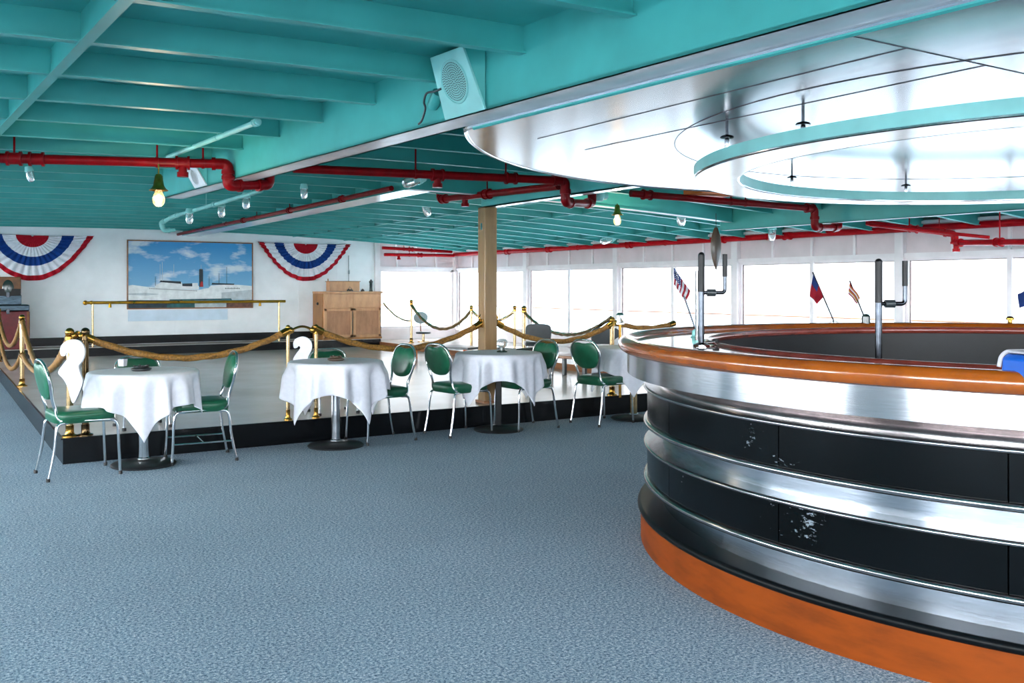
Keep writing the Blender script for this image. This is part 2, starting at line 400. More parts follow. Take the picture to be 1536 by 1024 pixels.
# ------------------------------------------------------------------ window walls
wcount = [0]; tcount = [5]
def window_wall(side, o, d, nrm, L, bay, first, sill, head, zt, panel, mats, half=True, solid=()):
    """o origin on the inner face, d along the wall, nrm into the room"""
    o, d, nrm = Vector(o), Vector(d), Vector(nrm)
    def bx(mb, s0, s1, z0, z1, n0, n1, mi=0):
        b = [o+d*s0+nrm*n0, o+d*s1+nrm*n0, o+d*s1+nrm*n1, o+d*s0+nrm*n1]
        mb.hexa([p+Vector((0,0,z0)) for p in b], [p+Vector((0,0,z1)) for p in b], mi)
    top = (lambda s: ceil((o+d*s).x)) if zt is None else (lambda s: zt)
    mb = MB()
    bx(mb, 0, L, 0, sill, -.10, 0); struct_lo = mb
    zz = min(top(0), top(L))
    mb2 = MB(); bx(mb2, 0, L, head+.06, zz+.02, -.10, -.03, 0)
    for v in mb2.v: mb.v.append(v)
    k0 = len(mb.v)-len(mb2.v)
    for f in mb2.f: mb.f.append([i+k0 for i in f]); mb.m.append(1)
    bx(mb, 0, L, head, head+.06, -.10, .02, 0); bx(mb, 0, L, sill-.02, sill+.03, -.10, .04, 0)
    struct('wall_'+side, mb, [M['white_trim'], M['pink_panel']])
    s = first; posts = []
    while s <= L+.01: posts.append(s); s += bay
    for s in posts:
        mbp = MB(); bx(mbp, s-.06, s+.06, sill, zz, -.09, .05); tcount[0] += 1
        struct('trim_%d' % tcount[0], mbp, M['white_trim'])
    mbp = MB()
    for s in posts[:-1]:
        for q in (.25, .5, .75): bx(mbp, s+bay*q-.018, s+bay*q+.018, head+.06, zz, -.05, 0)
    tcount[0] += 1; struct('trim_%d' % tcount[0], mbp, M['white_trim'])
    for bi, s in enumerate(posts[:-1]):
        if bi in solid:
            sm = MB(); bx(sm, s, s+bay, sill, head, -.08, -.02); tcount[0] += 1
            struct('trim_%d' % tcount[0], sm, M['white_wall']); continue
        wcount[0] += 1
        fr = MB(); a, b = s+.06, s+bay-.06
        bx(fr, a, a+.045, sill+.03, head, -.07, -.01); bx(fr, b-.045, b, sill+.03, head, -.07, -.01)
        bx(fr, a, b, head-.035, head, -.07, -.01); bx(fr, a, b, sill+.03, sill+.07, -.07, -.01)
        w = struct('window_%d' % wcount[0], fr, M['white_trim'])
        if half:
            mu = MB(); bx(mu, (a+b)/2-.03, (a+b)/2+.03, sill+.05, head, -.075, .0); mu.build('mullion', M['white_trim'], w)
        gk = MB(); g_ = .009  # thin brown strips for the dirt lines along the frame edges
        bx(gk, a+.045, b-.045, head-.035-g_, head-.035, -.055, -.03); bx(gk, a+.045, a+.045+g_, sill+.07, head-.035, -.055, -.03)
        bx(gk, b-.045-g_, b-.045, sill+.07, head-.035, -.055, -.03); bx(gk, a+.045, b-.045, sill+.07, sill+.07+g_, -.055, -.03)
        gk.build('edge_dirt', M['edge_dirt'], w)
        pn = MB(); bx(pn, a+.02, b-.02, sill+.05, head-.02, -.045, -.041); pn.build('pane', M['pane'], w)
window_wall('right', C0, WD, WN, 23.1, BAY, 0.0, .50, 1.81, 2.33, True, None)
window_wall('far_glazed', (8.23, VF, 0), (1,0,0), (0,-1,0), 1.94, 1.94, 0.0, .50, 1.83, 2.46, True, None, half=False)
window_wall('left', (UL, VF, 0), (0,-1,0), (1,0,0), 23.0, 2.3, 0.0, .75, 2.0, 2.2, True, None, solid=(2, 6))
window_wall('back', (UL, VB, 0), (1,0,0), (0,1,0), 15.7, 2.6, 0.0, .75, 2.0, 2.2, True, None, solid=(2, 5))
# white cornice strip over the window wall
mb = MB(); b = [C0+WN*.0, C0+WD*23.0, C0+WD*23.0+WN*.16, C0+WN*.16]
mb.hexa([p+Vector((0,0,2.225)) for p in b], [p+Vector((0,0,2.26)) for p in b]); struct('trim_5', mb, M['white_trim'])
# outside: sea and the ship's outer handrail
mb = MB(); mb.box((30, 10, -9.0), (900, 900, .2)); sea = mb.build('sea', M['sea']); sea['kind'] = 'structure'
pp = [D(520, 457, 23.6), C0+Vector((.9, .9, 1.0)), C0+WD*6+Vector((1.0,0,.98)), C0+WD*14+Vector((1.0,0,.96))]
rl = thing('handrail', C0+Vector((.9,.9,0)), 'thin tan deck handrail running outside the windows', 'railing')
MB().tube(pp, .012, 8).build('rail', M['curb_wood'], rl, smooth=True, world=True)
for s in (.3, 3, 6, 9, 12):
    p = C0+WD*s+Vector((.98, 0, 0)); MB().tube([p+Vector((0,0,-.2)), p+Vector((0,0,.97))], .014, 8).build('rail_post', M['curb_wood'], rl, smooth=True, world=True)
# wooden column on the stage edge
c = Vector((5.02, 8.525, .21)); col = thing('column', c, 'square tan wooden column rising from the dance floor edge to the ceiling girder', 'column')
mb = MB(); mb.box((0,0,1.031), (.15,.15,2.066)); mb.build('shaft', M['column'], col, bevel=.01)
mb = MB(); mb.box((0,0,.015), (.19,.19,.03)); mb.build('base_plate', M['curb_wood'], col, bevel=.004)
mb = MB(); mb.box((-.0764,-.005,1.86), (.004,.035,.07)); mb.build('shield_plaque', M['steel'], col, bevel=.001)
# ------------------------------------------------------------------ round bar
BC = W(3.05, 5.1)
bar = thing('round_bar', BC, 'big round ship bar banded in black and steel with an orange wood rail', 'bar counter')
SEG = 160
def lp(name, prof, mat, closed=False, seg=SEG, parent=bar):
    return MB().lathe(prof, (0,0,0), seg, closed_prof=closed).build(name, mat, parent, smooth=True, angle=35)
def rnd(r, z, w, h, n=12):           # half-round nose profile, from bottom to top
    return [(r + w*math.cos(-PI/2+PI*i/n), z + h*math.sin(-PI/2+PI*i/n)) for i in range(n+1)]
lp('plinth', [(2.325,0),(2.325,.172),(2.19,.172)], M['plinth_wood'])
def lp2(name, profs, mat):
    mb = MB()
    for pr in profs: mb.lathe(pr, (0,0,0), SEG)
    return mb.build(name, mat, bar, smooth=True, angle=35)
lp2('kick_ledge', [[(2.30,.165)]+rnd(2.325,.188,.018,.019), [(2.325,.207),(2.19,.207)]], M['kick_black'])
for z0, z1 in ((.2, .345), (.54, .66)): lp('steel_band', [(2.2,z0),(2.2,z1)], M['steel_recess'])
for z in (.343, .662): lp2('bead_molding', [[(2.19,z-.016),(2.292,z-.016)], rnd(2.292,z,.018,.016), [(2.292,z+.016),(2.19,z+.016)]], M['chrome_dull'])
for z0, z1 in ((.355, .532), (.674, .852)):
    mb = MB(); NP = 16
    for i in range(NP):
        a0 = 2*PI*i/NP+.0012; a1 = 2*PI*(i+1)/NP-.0012
        mb.lathe([(2.27,z0),(2.287,z0),(2.287,z1),(2.27,z1)], (0,0,0), 10, a0, a1, closed_prof=True)
    mb.build('black_panel', M['black_panel'], bar, smooth=True, angle=35)
for z in (.54, .86): lp2('lip_molding', [[(2.27,z-.012),(2.296,z-.012)], rnd(2.296,z-.002,.012,.010), [(2.296,z+.008),(2.19,z+.009)]], M['chrome_dull'])
lp('cove', [(2.2,.868)]+[(2.2+.19*(1-math.cos(t*PI/2/8)), .875+.07*math.sin(t*PI/2/8)) for t in range(9)]+[(2.4,.947)], M['chrome_dull'])
lp('fascia', [(2.37,.943),(2.402,.945),(2.402,1.07)], M['bar_steel'])
lp('hand_rail', [(2.405+.05*math.cos(t*2*PI/18), 1.103+.042*math.sin(t*2*PI/18)) for t in range(18)], M['rail_wood'], closed=True)
lp('counter_top', [(2.40,1.07),(2.40,1.112),(1.95,1.112),(1.95,1.07)], M['counter'], closed=True)
lp('inner_rail', [(1.94+.022*math.cos(t*2*PI/14), 1.103+.024*math.sin(t*2*PI/14)) for t in range(14)], M['mahogany'], closed=True)
lp('inner_wall', [(1.945,1.09),(1.945,.02)], M['inner_black'])
lp('working_shelf', [(1.944,.74),(1.45,.74),(1.45,.70),(1.944,.70)], M['steel'], closed=True)
lp('core', [(2.268,.03),(2.268,.16)], M['black_gloss'])
# ------------------------------------------------------------------ round steel canopy over the bar
can = thing('round_canopy', BC+Vector((0,0,2.265)), 'wide round brushed steel ceiling canopy over the bar', 'ceiling canopy')
RC = 3.3; ZC = 2.265
e0 = lambda v: B1(v)+.175
e1 = lambda v: 8.62+(.33)*(8.75-v)/12.95-.14
ring = []
for i in range(240):
    a = 2*PI*i/240; p = Vector((BC.x+RC*math.cos(a), BC.y+RC*math.sin(a), 0))
    p.x = max(p.x, e0(p.y)); p.x = min(p.x, e1(p.y)); ring.append(p)
mb = MB(); mb.prism([p+Vector((0,0,ZC)) for p in ring], (0,0,.008)); mb.build('sheet', M['canopy'], can, world=True)
rim = [p+Vector((0,0,ZC+.006)) for p in ring]
MB().tube(rim, .014, 8, closed=True).build('rim', M['steel'], can, smooth=True, world=True)
tp = [(e0(v), v, ZC-.004) for v in [BC.y-2.2+3.75*i/12 for i in range(13)]]
MB().tube(tp, .012, 6).build('edge_strip', M['teal'], can, smooth=True, world=True)
def seam(p0, p1):
    a, b = Vector((p0[0],p0[1],ZC-.001)), Vector((p1[0],p1[1],ZC-.001))
    MB().tube([a, b], .0016, 4).build('seam', M['seam_grey'], can, world=True)
seam((2.92, 2.05), (2.92, 4.4)); seam((3.4, 2.05), (3.4, 4.6)); seam((2.6, 2.05), (7.9, 2.05))
MB().tube([(BC.x+2.13*math.cos(2*PI*i/96), BC.y+2.13*math.sin(2*PI*i/96), ZC-.001) for i in range(96)], .002, 4, closed=True).build('seam', M['seam_grey'], can, world=True)
rg = thing('hanging_ring', BC+Vector((0,0,2.055)), 'pale teal edged steel ring hung on rods under the canopy', 'ceiling ring')
MB().lathe([(2.02,.012),(2.02,.072),(1.76,.072),(1.76,.012)], (0,0,0), 160).build('band', M['teal_light'], rg, smooth=True, angle=35)
MB().lathe([(2.012,0),(1.768,0),(1.768,.014),(2.012,.014)], (0,0,0), 160, closed_prof=True).build('underside', M['ring_under'], rg, smooth=True, angle=35)
for r_ in (2.018, 1.762): MB().tube([(r_*math.cos(2*PI*i/160), r_*math.sin(2*PI*i/160), .006) for i in range(160)], .007, 6, closed=True).build('edge_bead', M['steel'], rg, smooth=True)
for X, Y in ((1.09,4.79),(1.42,4.43),(2.0,6.5),(2.98,7.06),(4.3,6.55),(4.85,5.3),(3.3,3.2),(2.3,3.4)):
    o = W(X, Y)-BC; r_ = math.hypot(o.x, o.y); r2 = min(1.97, max(1.81, r_)); o = o*(r2/r_); x, y = o.x, o.y
    rd = MB().tube([(x,y,.06),(x,y,.21)], .0075, 10).build('hanger_rod', M['chrome_dark'], rg, smooth=True)
    MB().lathe([(.001,.135),(.034,.135),(.036,.139),(.030,.146),(.012,.152),(.001,.152)], (x,y,0), 20).build('flange', M['chrome_dark'], rd, smooth=True)
    MB().lathe([(.009,.06),(.013,.07),(.013,.125),(.010,.135)], (x,y,0), 12).build('sleeve', M['chrome'], rd, smooth=True)
# ------------------------------------------------------------------ dining chairs
def chair_proto(name, label, cat, group, stretchers=False, k=1.0):
    t = thing(name, (0,0,0), label, cat, group)       # faces local +y
    S = lambda p: Vector(p)*k
    # seat
    mb = MB(); rings = []
    for z, g in ((.412,.0),(.420,.012),(.47,.017),(.492,.011),(.502,-.02),(.507,-.08)):
        ring = []
        for i in range(40):
            a = 2*PI*i/40; ca, sa = math.cos(a), math.sin(a); e = .38
            w = .200+g+ (.012 if sa > 0 else -.006)*abs(sa)
            ring.append(S((w*math.copysign(abs(ca)**e, ca), (.205+g)*math.copysign(abs(sa)**e, sa)+.005, z)))
        rings.append(ring)
    vs = [p for r in rings for p in r]; fs = []
    for j in range(len(rings)-1):
        for i in range(40): fs.append((j*40+i, j*40+(i+1) % 40, (j+1)*40+(i+1) % 40, (j+1)*40+i))
    fs.append(tuple(range(39,-1,-1))); fs.append(tuple((len(rings)-1)*40+i for i in range(40)))
    mb.add(vs, fs); mb.build('seat', M['green'], t, smooth=True, angle=60)
    # back pad
    half = [(0,.846),(.035,.845),(.062,.853),(.115,.852),(.160,.815),(.188,.76),(.190,.70),(.174,.63),(.135,.565),(.075,.528),(0,.518)]
    right = catmull([(x,0,.853-(.853-z)*.81) for x, z in half], 4)
    outl = [(p.x, p.z) for p in right] + [(-p.x, p.z) for p in reversed(right[1:-1])]
    by = lambda z: -.205-(z-.5)*.20
    cz = .715; n = len(outl); vs = []; fs = []
    layers = [(1.0,-.012),(1.0,.008),(.93,.022),(.7,.030),(.35,.034)]
    back = [(1.0,-.012),(.9,-.022),(.5,-.026)]
    def ring(sc, dy): return [S((x*sc, by(cz+(z-cz)*sc)+dy, cz+(z-cz)*sc)) for x, z in outl]
    seq = [ring(*l) for l in reversed(back)] + [ring(*l) for l in layers[1:]]
    for r in seq: vs += r
    for j in range(len(seq)-1):
        for i in range(n): fs.append((j*n+i, j*n+(i+1) % n, (j+1)*n+(i+1) % n, (j+1)*n+i))
    vs += [S((0, by(cz)-.027, cz)), S((0, by(cz)+.035, cz))]; a, b = len(vs)-2, len(vs)-1
    for i in range(n): fs.append((a, (i+1) % n, i)); fs.append((b, (len(seq)-1)*n+i, (len(seq)-1)*n+(i+1) % n))
    mb = MB(); mb.add(vs, fs); mb.build('backrest', M['green'], t, smooth=True, angle=50)
    # chrome hoop around the back running down into the seat sides
    pl = [(-.205,.17,.425),(-.20,-.05,.43),(-.185,-.175,.44),(-.158,-.203,.52),(-.170,-.226,.60),(-.204,-.245,.70),(-.200,-.262,.785),(-.160,-.273,.845),(-.09,-.281,.876),(0,-.284,.882)]
    path = catmull([S(p) for p in pl], 5); path += [Vector((-p.x, p.y, p.z)) for p in reversed(path[:-1])]
    MB().tube(path, .0115*k, 10).build('back_frame', M['chrome'], t, smooth=True)
    mb = MB(); mb.tube(fillet([S((-.205,.16,.425)),S((-.20,.205,.425)),S((.20,.205,.425)),S((.205,.16,.425))], .03*k), .010*k, 8); mb.build('seat_frame', M['chrome'], t, smooth=True)
    MB().tube([S((-.19,-.17,.418)),S((.19,-.17,.418))], .010*k, 8).build('cross_bar', M['chrome'], t, smooth=True)
    for sx in (-1, 1):
        for fy in (1, -1):
            p = [(sx*.19,.14,.418),(sx*.197,.205,.412),(sx*.203,.228,.36),(sx*.208,.235,.2),(sx*.212,.245,.0)] if fy > 0 else \
                [(sx*.19,-.12,.418),(sx*.195,-.185,.41),(sx*.20,-.205,.35),(sx*.206,-.222,.2),(sx*.212,-.262,.0)]
            lg = MB().tube(catmull([S(q) for q in p], 5), .0112*k, 10).build('leg', M['chrome'], t, smooth=True)
            q = p[-1]; MB().lathe([(.001,0),(.0145,0),(.0145,.022),(.012,.026),(.001,.026)], S((q[0],q[1],0)), 12).build('rubber_foot', M['black_rubber'], lg, smooth=True)
    if stretchers:
        for z in (.165,):
            for sx in (-1, 1): MB().tube([S((sx*.207,.235,z)), S((sx*.207,-.225,z))], .007*k, 8).build('stretcher', M['chrome'], t, smooth=True)
        MB().tube([S((-.207,0,.165)), S((.207,0,.165))], .007*k, 8).build('stretcher', M['chrome'], t, smooth=True)
    return t
def cam_rot(deg): return math.radians(deg-32-90)
GC = 'green chrome dining chairs'
first = chair_proto('dining_chair', 'green chrome chair at the corner of the black dance floor step', 'chair', GC)
first.location = W(-3.32, 7.16); first.rotation_euler.z = cam_rot(38)
ch2 = chair_proto('dining_chair', 'green chrome chair with double side stretchers beside the table nearest the carpet corner', 'chair', GC, True)
ch2.location = W(-2.60, 7.77); ch2.rotation_euler.z = cam_rot(207)
for X, Y, a, lb in ((-1.235, 8.73, 217, 'green chrome chair tucked in at the brushed steel pole table'),
                    (-.52, 9.15, 40, 'green chrome chair between the steel pole table and the black pole table'),
                    (.137, 9.515, 216, 'green chrome chair on the column side of the black pole table, facing back to it'),
                    (.956, 9.865, 40, 'green chrome chair facing the white table half hidden by the round bar')):
    copy_tree(first, W(X, Y), cam_rot(a), lb, GC)
low = chair_proto('low_chair', 'low green chair up on the dance floor edge behind the table with the white cup', 'chair', 'low green chairs behind the tables', k=.69)
p = Pv(214, 600, 8.62); low.location = (p.x, p.y, .21); low.rotation_euler.z = PI+.05; low.scale = (1.3, 1, 1)
p = Pv(500, 600, 8.62)
copy_tree(low, (p.x, p.y, .21), PI-.05, 'low green chair up on the dance floor edge behind the steel pole table', 'low green chairs behind the tables')
# ------------------------------------------------------------------ tables and cloths
def cloth_mesh(R, half, top, phi, seed, off=0.0):
    rnd_ = random.Random(seed); mb = MB(); NT, NR = 216, 34
    ph = [rnd_.uniform(0, 2*PI) for _ in range(4)]
    vs = []; fs = []
    for i in range(NT):
        th = 2*PI*i/NT; loc = th-phi+PI/4
        # distance from the table axis to the hem of a square cloth pushed off centre along one corner
        ox = off*math.cos(PI/4); dx, dy = math.cos(loc), math.sin(loc); d = 9
        for c_, o_ in ((dx, ox), (dy, ox)):
            if abs(c_) > 1e-6: d = min(d, (half+o_ if c_ > 0 else half-o_)/abs(c_))
        cn = max(0, math.cos(4*(th-phi)))                 # 1 at the corners
        for j in range(NR+1):
            s = j/NR; l = d*(s**.9); de = max(0, l-R)
            if de <= 0: r, z = l, top
            else:
                bend = .035; t = min(de, bend)/bend*PI/2
                hang = max(0, de-bend)
                r = R + .022*math.sin(t); z = top-.022*(1-math.cos(t)) - hang*.97
                g = min(1, hang/.10)
                f = math.sin(13*th+ph[0]+.6*math.sin(3*th+ph[1])) + .45*math.sin(21*th+ph[2])
                r += hang*.13*(1-.75*cn) + g*.030*f*(1-.45*cn) - cn*.02*g
                r += .03*cn*g*math.cos(12*(th-phi))
            vs.append((r*math.cos(th), r*math.sin(th), z))
    k = NR+1
    for i in range(NT):
        j2 = (i+1) % NT
        for j in range(NR):
            if j == 0: fs.append((i*k, i*k+1, j2*k+1)) if False else fs.append((i*k, i*k+1, j2*k+1, j2*k))
            else: fs.append((i*k+j, i*k+j+1, j2*k+j+1, j2*k+j))
    mb.add(vs, fs); return mb
M['pole_steel'] = metal('table_pole_steel', 'b9bcc0', .22, (1,1,3), .2, .05, 2)
M['base_black'] = paint('cast_black_base', '1d1f21', .42, .15, 12, .06)
TB = 'round pedestal tables by the dance floor'
def table(X, Y, ztop, R, half, phi_cam, seed, pole, lab_t, lab_c, square=False, off=0.0):
    loc = W(X, Y); t = thing('pedestal_table', loc, lab_t, 'table', TB)
    MB().lathe([(.001,0),(.245,0),(.25,.012),(.235,.024),(.12,.040),(.055,.048),(.05,.052),(.001,.052)], (0,0,0), 48).build('base', M['base_black'], t, smooth=True)
    if square: MB().box((0,0,(ztop-.03+.05)/2), (.062,.05,ztop-.08), math.radians(-32)).build('pole', pole, t, bevel=.006)
    else:
        MB().lathe([(.040,.05),(.040,ztop-.03)], (0,0,0), 32).build('pole', pole, t, smooth=True)
        MB().lathe([(.041,.05),(.052,.05),(.052,.062),(.041,.066)], (0,0,0), 32).build('collar', M['chrome'], t, smooth=True)
    MB().lathe([(.001,ztop-.032),(R-.006,ztop-.032),(R-.002,ztop-.02),(R-.004,ztop-.006),(.001,ztop-.006)], (0,0,0), 64).build('table_top', M['base_black'], t, smooth=True)
    cl = cloth_mesh(R, half, ztop, math.radians(phi_cam-32), seed, off).build('tablecloth', M['linen'], None, smooth=True, angle=80)
    cl.location = loc; s = cl.modifiers.new('Thickness', 'SOLIDIFY'); s.thickness = .003; s.offset = 1
    tag(cl, lab_c, 'tablecloth', 'white square tablecloths')
T = ((-2.96, 7.50, .755, .40, .53, -68, 1, M['chrome'], 'round table on a silver pole nearest the dance floor corner', 'white cloth with one long corner point hanging towards the carpet, white cup on top', False, .19),
     (-1.585, 8.39, .765, .40, .68, -40, 2, M['pole_steel'], 'round table on a brushed steel pole with wide black base', 'white cloth with two hanging points over the brushed steel pole table', False),
     (-.134, 9.34, .775, .41, .67, -39, 3, M['black_gloss'], 'round table on a black rectangular pole in front of the tan column', 'white cloth under the glass globe lamp in front of the column', True),
     (1.32, 10.14, .78, .40, .66, -97, 4, M['brass_pale'], 'round table on a pale metal pole partly behind the round bar', 'white cloth partly hidden behind the edge of the round bar', False))
for a in T: table(*a)
# things on the tables
p = Fz(184, 549, .757); c = thing('cup', (p.x, p.y, .757), 'small white square cup on the white cloth by the ashtray', 'cup')
mb = MB(); mb.lathe([(.001,.0),(.034,0),(.04,.06),(.036,.06),(.031,.006),(.001,.006)], (0,0,0), 4).build('body', M['linen'], c, bevel=.003); MB().lathe([(.03,.045),(.034,.05),(.001,.05)], (0,0,0), 16).build('filling', M['cloth_white'], c)
def ashtray(p, z, label, mat, k=1):
    t = thing('ashtray', (p.x, p.y, z), label, 'ashtray')
    MB().lathe([(.001,0),(.055*k,0),(.068*k,.012),(.068*k,.02),(.05*k,.028),(.046*k,.04),(.04*k,.04),(.036*k,.022),(.001,.018)], (0,0,0), 28).build('dish', mat, t, smooth=True)
    for a in (.3, 1.6, 3.4, 4.7): MB().box((.046*k*math.cos(a), .046*k*math.sin(a), .041), (.022*k,.014*k,.012), a).build('rest', mat, t, bevel=.003)
ashtray(Fz(212, 556, .757), .757, 'black ashtray in the middle of the cloth beside the white cup', M['black_plastic'], 1.15)
ashtray(Fz(504, 541, .767), .767, 'dark brown ashtray on the steel pole table', M['fish_brown'], 1.1)
p = Fz(753, 528, .777); g = thing('globe_lamp', (p.x, p.y, .777), 'small clear glass globe lamp on a dark foot, on the black pole table', 'lamp')
MB().lathe([(.001,0),(.055,0),(.052,.012),(.03,.02),(.028,.05),(.001,.05)], (0,0,0), 24).build('foot', M['dark_green_glass'], g, smooth=True)
MB().lathe([(.028,.045),(.048,.06),(.056,.085),(.05,.115),(.035,.13),(.02,.132)], (0,0,0), 24).build('globe', M['jar_glass'], g, smooth=True)
# ------------------------------------------------------------------ stanchions, ropes
def stanchion(p, label, mat=None, h=.88, k=1.0, group='brass rope posts'):
    t = thing('stanchion', p, label, 'stanchion', group); mat = mat or M['brass']
    MB().lathe([(.001,0),(.06*k,0),(.06*k,.012),(.04*k,.02),(.033*k,.035),(.033*k,.09),(.036*k,.095),(.001,.095)], (0,0,0), 24).build('flange', mat, t, smooth=True)
    MB().lathe([(.027*k,.09),(.027*k,h-.09)], (0,0,0), 20).build('post', M['brass_pale'] if mat is M['brass'] else mat, t, smooth=True)
    MB().lathe([(.028*k,h-.10),(.036*k,h-.095),(.036*k,h-.065),(.028*k,h-.06),(.024*k,h-.05),(.028*k,h-.045)], (0,0,0), 20).build('collar', mat, t, smooth=True)
    MB().ball((0,0,h-.03), .036*k, 20, 10).build('finial', mat, t, smooth=True)
    return t
def rope(a, b, sag, label, r=.027, hooks=True, mat=None, group='gold twisted ropes'):
    a, b = Vector(a), Vector(b); n = 90
    path = [a+(b-a)*(i/n)-Vector((0,0,sag*4*(i/n)*(1-i/n))) for i in range(n+1)]
    o = MB().tube(path, r, 14, lobes=3, twist=26).build('rope', mat or M['rope'], None, smooth=True, angle=80)
    tag(o, label, 'rope', group)
    if hooks:
        for e, q in ((a, path[2]), (b, path[-3])):
            d = (q-e).normalized()
            mb = MB(); mb.tube([e-d*.015, e+d*.07], r*1.28, 14); mb.build('end_cap', M['brass'], o, smooth=True)
            mb = MB(); mb.tube([e-d*.02+Vector((0,0,.018*math.sin(k*PI/8)))+d*(-.02*math.cos(k*PI/8)) for k in range(13)], .006, 8); mb.build('hook', M['brass'], o, smooth=True)
    return o
ZS = .21
def edge_left(px):                    # on the platform's left edge
    p = Pu(px, 500, .975); return Vector((.975, p.y, ZS))
def edge_front(px): p = Pv(px, 500, 8.36); return Vector((p.x, 8.36, ZS))
s0 = edge_left(-2); s1 = edge_left(33)
s2 = Vector((.99, 8.37, ZS)); p = Pv(98, 500, 8.37); s2.x = max(.975, p.x)
s3 = edge_front(128); s4 = edge_front(432); s5 = edge_front(474); s7 = edge_front(918); s8 = edge_front(1010)
posts = [(s0, 'brass rope post farthest along the platform side, beside the red trunk'), (s1, 'brass rope post on the platform side, next before the corner pair'),
         (s2, 'brass rope post at the platform corner behind the draped napkin'), (s3, 'dark brass rope post joined to the corner post by a short bar'),
         (s4, 'brass rope post with ball top at the end of the long rope from the corner'), (s5, 'brass rope post joined by a curved bar, in front of the wooden cabinet'),
         (s7, 'brass rope post by the small lantern, beside the round bar rail')]
for p, l in posts: stanchion(p, l, M['brass_dark'] if p is s3 else None, k=.62 if p in (s4, s5) else 1.0)
Z = lambda p, z: Vector((p.x, p.y, z))
rope(Z(s0, 1.0), Z(s1, 1.03), .42, 'upper gold rope between the two posts on the platform side')
rope(Z(s0, .72), Z(s1, .62), .38, 'lower gold rope between the two posts on the platform side')
rope(Z(s1, 1.03), Z(s2, 1.03), .44, 'upper gold rope dipping from the platform side to the corner post')
rope(Z(s1, .60), Z(s2, .95), .22, 'short slanting gold rope below the dipping rope at the corner')
rope(Z(s3, 1.02), Z(s4, 1.03), .21, 'long gold rope running above the two nearest white tables')
colp = Vector((5.02, 8.525, 0))
rope(Z(s5, 1.04), colp+Vector((-.11,-.02,1.04)), .22, 'gold rope from the cabinet side post to the tan column')
rope(colp+Vector((.11,-.02,1.05)), Z(s7, 1.02), .20, 'gold rope from the tan column towards the round bar')
rope(Z(s7, 1.04), Z(s8, 1.0), .06, 'short gold rope end disappearing behind the round bar rail')
for q, sgn, lb in ((colp, -1, 'brass rope bracket on the cabinet side of the tan column'), (colp, 1, 'brass rope bracket on the bar side of the tan column')):
    t = thing('rope_bracket', q+Vector((sgn*.082,-.02,1.05)), lb, 'bracket')
    MB().box((0,0,0), (.012,.05,.09)).build('plate', M['brass'], t, bevel=.003)
    MB().ball((sgn*.03,0,.0), .03, 12, 8).build('knob', M['brass'], t, smooth=True)
    MB().tube([(sgn*.01,0,.02),(sgn*.03,0,.06),(sgn*.012,0,.10)], [.012,.014,.002], 8).build('leaf', M['brass'], t, smooth=True)
def tie(a, b, label, bow=.03):
    a, b = Vector(a), Vector(b); t = thing('tie_bar', a, label, 'bar')
    path = [a+(b-a)*(i/12)+Vector((0,0,bow*math.sin(PI*i/12))) for i in range(13)]
    MB().tube(path, .011, 8).build('bar', M['brass'], t, smooth=True, world=True)
    for q in (a, b): MB().ball(q, .03, 12, 8).build('end_knob', M['brass'], t, smooth=True, world=True)
tie(Z(s2, 1.03)+Vector((.03,0,0)), Z(s3, 1.03)-Vector((.03,0,0)), 'short brass bar joining the two posts at the platform corner')
tie(Z(s4, 1.03)+Vector((.03,0,0)), Z(s5, 1.03)-Vector((.03,0,0)), 'curved brass bar joining the two posts near the cabinet', .035)
# posts and ropes on the far side of the dance floor
f1 = Pv(617, 500, 17.2); f1 = Vector((f1.x, 17.2, .21))
def back_post(px, Y, zb, lb, k=1): p = D(px, 480, Y); p = Vector((p.x, p.y, zb)); stanchion(p, lb, k=k, group='brass rope posts across the dance floor'); return p
b1 = back_post(617, 19.1, .30, 'brass rope post beside the grey oval stool, across the dance floor')
b2 = back_post(707, 17.6, .21, 'slim brass rope post just left of the tan column, across the dance floor')
b3 = back_post(772, 17.4, .21, 'slim brass rope post just right of the tan column, across the dance floor')
b4 = back_post(786, 16.4, .21, 'thick brass rope post in front of a window mullion, across the dance floor', 1.35)
GB = 'pale ropes across the dance floor'
rope(Z(b1, 1.08), Z(b2, 1.0), .42, 'pale rope sagging behind the grey oval stool', .028, False, M['brass_pale'], GB)
rope(Z(b2, 1.0), Z(b3, 1.0), .2, 'pale rope passing behind the tan column', .024, False, M['brass_pale'], GB)
sx = Pv(917, 480, 10.6)
rope(Z(b4, 1.0), Vector((sx.x, 10.6, 1.0)), .32, 'pale rope from the thick far post towards the lantern', .026, False, M['brass_pale'], GB)
b0 = D(575, 460, 18.9)
rope((b0.x, b0.y, 1.12), Z(b1, .75), .10, 'thin pale rope from the cabinet corner to the far post', .016, False, M['brass_pale'], GB)
# ------------------------------------------------------------------ draped white napkins
def napkin(outline, sx, sy, ox, oy, Y, label, dxp=0):
    pts = catmull([Vector((ox+x/sx, oy+y/sy, 0)) for x, y in outline], 4, True)
    front = [D(p.x+dxp, p.y, Y) for p in pts]; n = len(front)
    nrm = W(0, 1).normalized()
    cpt = sum(front, Vector())/n; mb = MB()
    # soft edged slab: inner ring pushed out on both faces
    from mathutils import geometry
    tri = geometry.tessellate_polygon([front])
    ref = [p-nrm*.012 for p in front]; bk = [p+nrm*.012 for p in front]
    mb.add(ref, [tuple(t) for t in tri]); mb.add(bk, [tuple(reversed(t)) for t in tri])
    mb.f += [(i, (i+1) % n, n+(i+1) % n, n+i) for i in range(n)]; mb.m += [0]*n
    o = mb.build('draped_napkin', M['linen'], None, smooth=True, angle=50)
    tag(o, label, 'napkin', 'white hooked napkins on posts'); return o
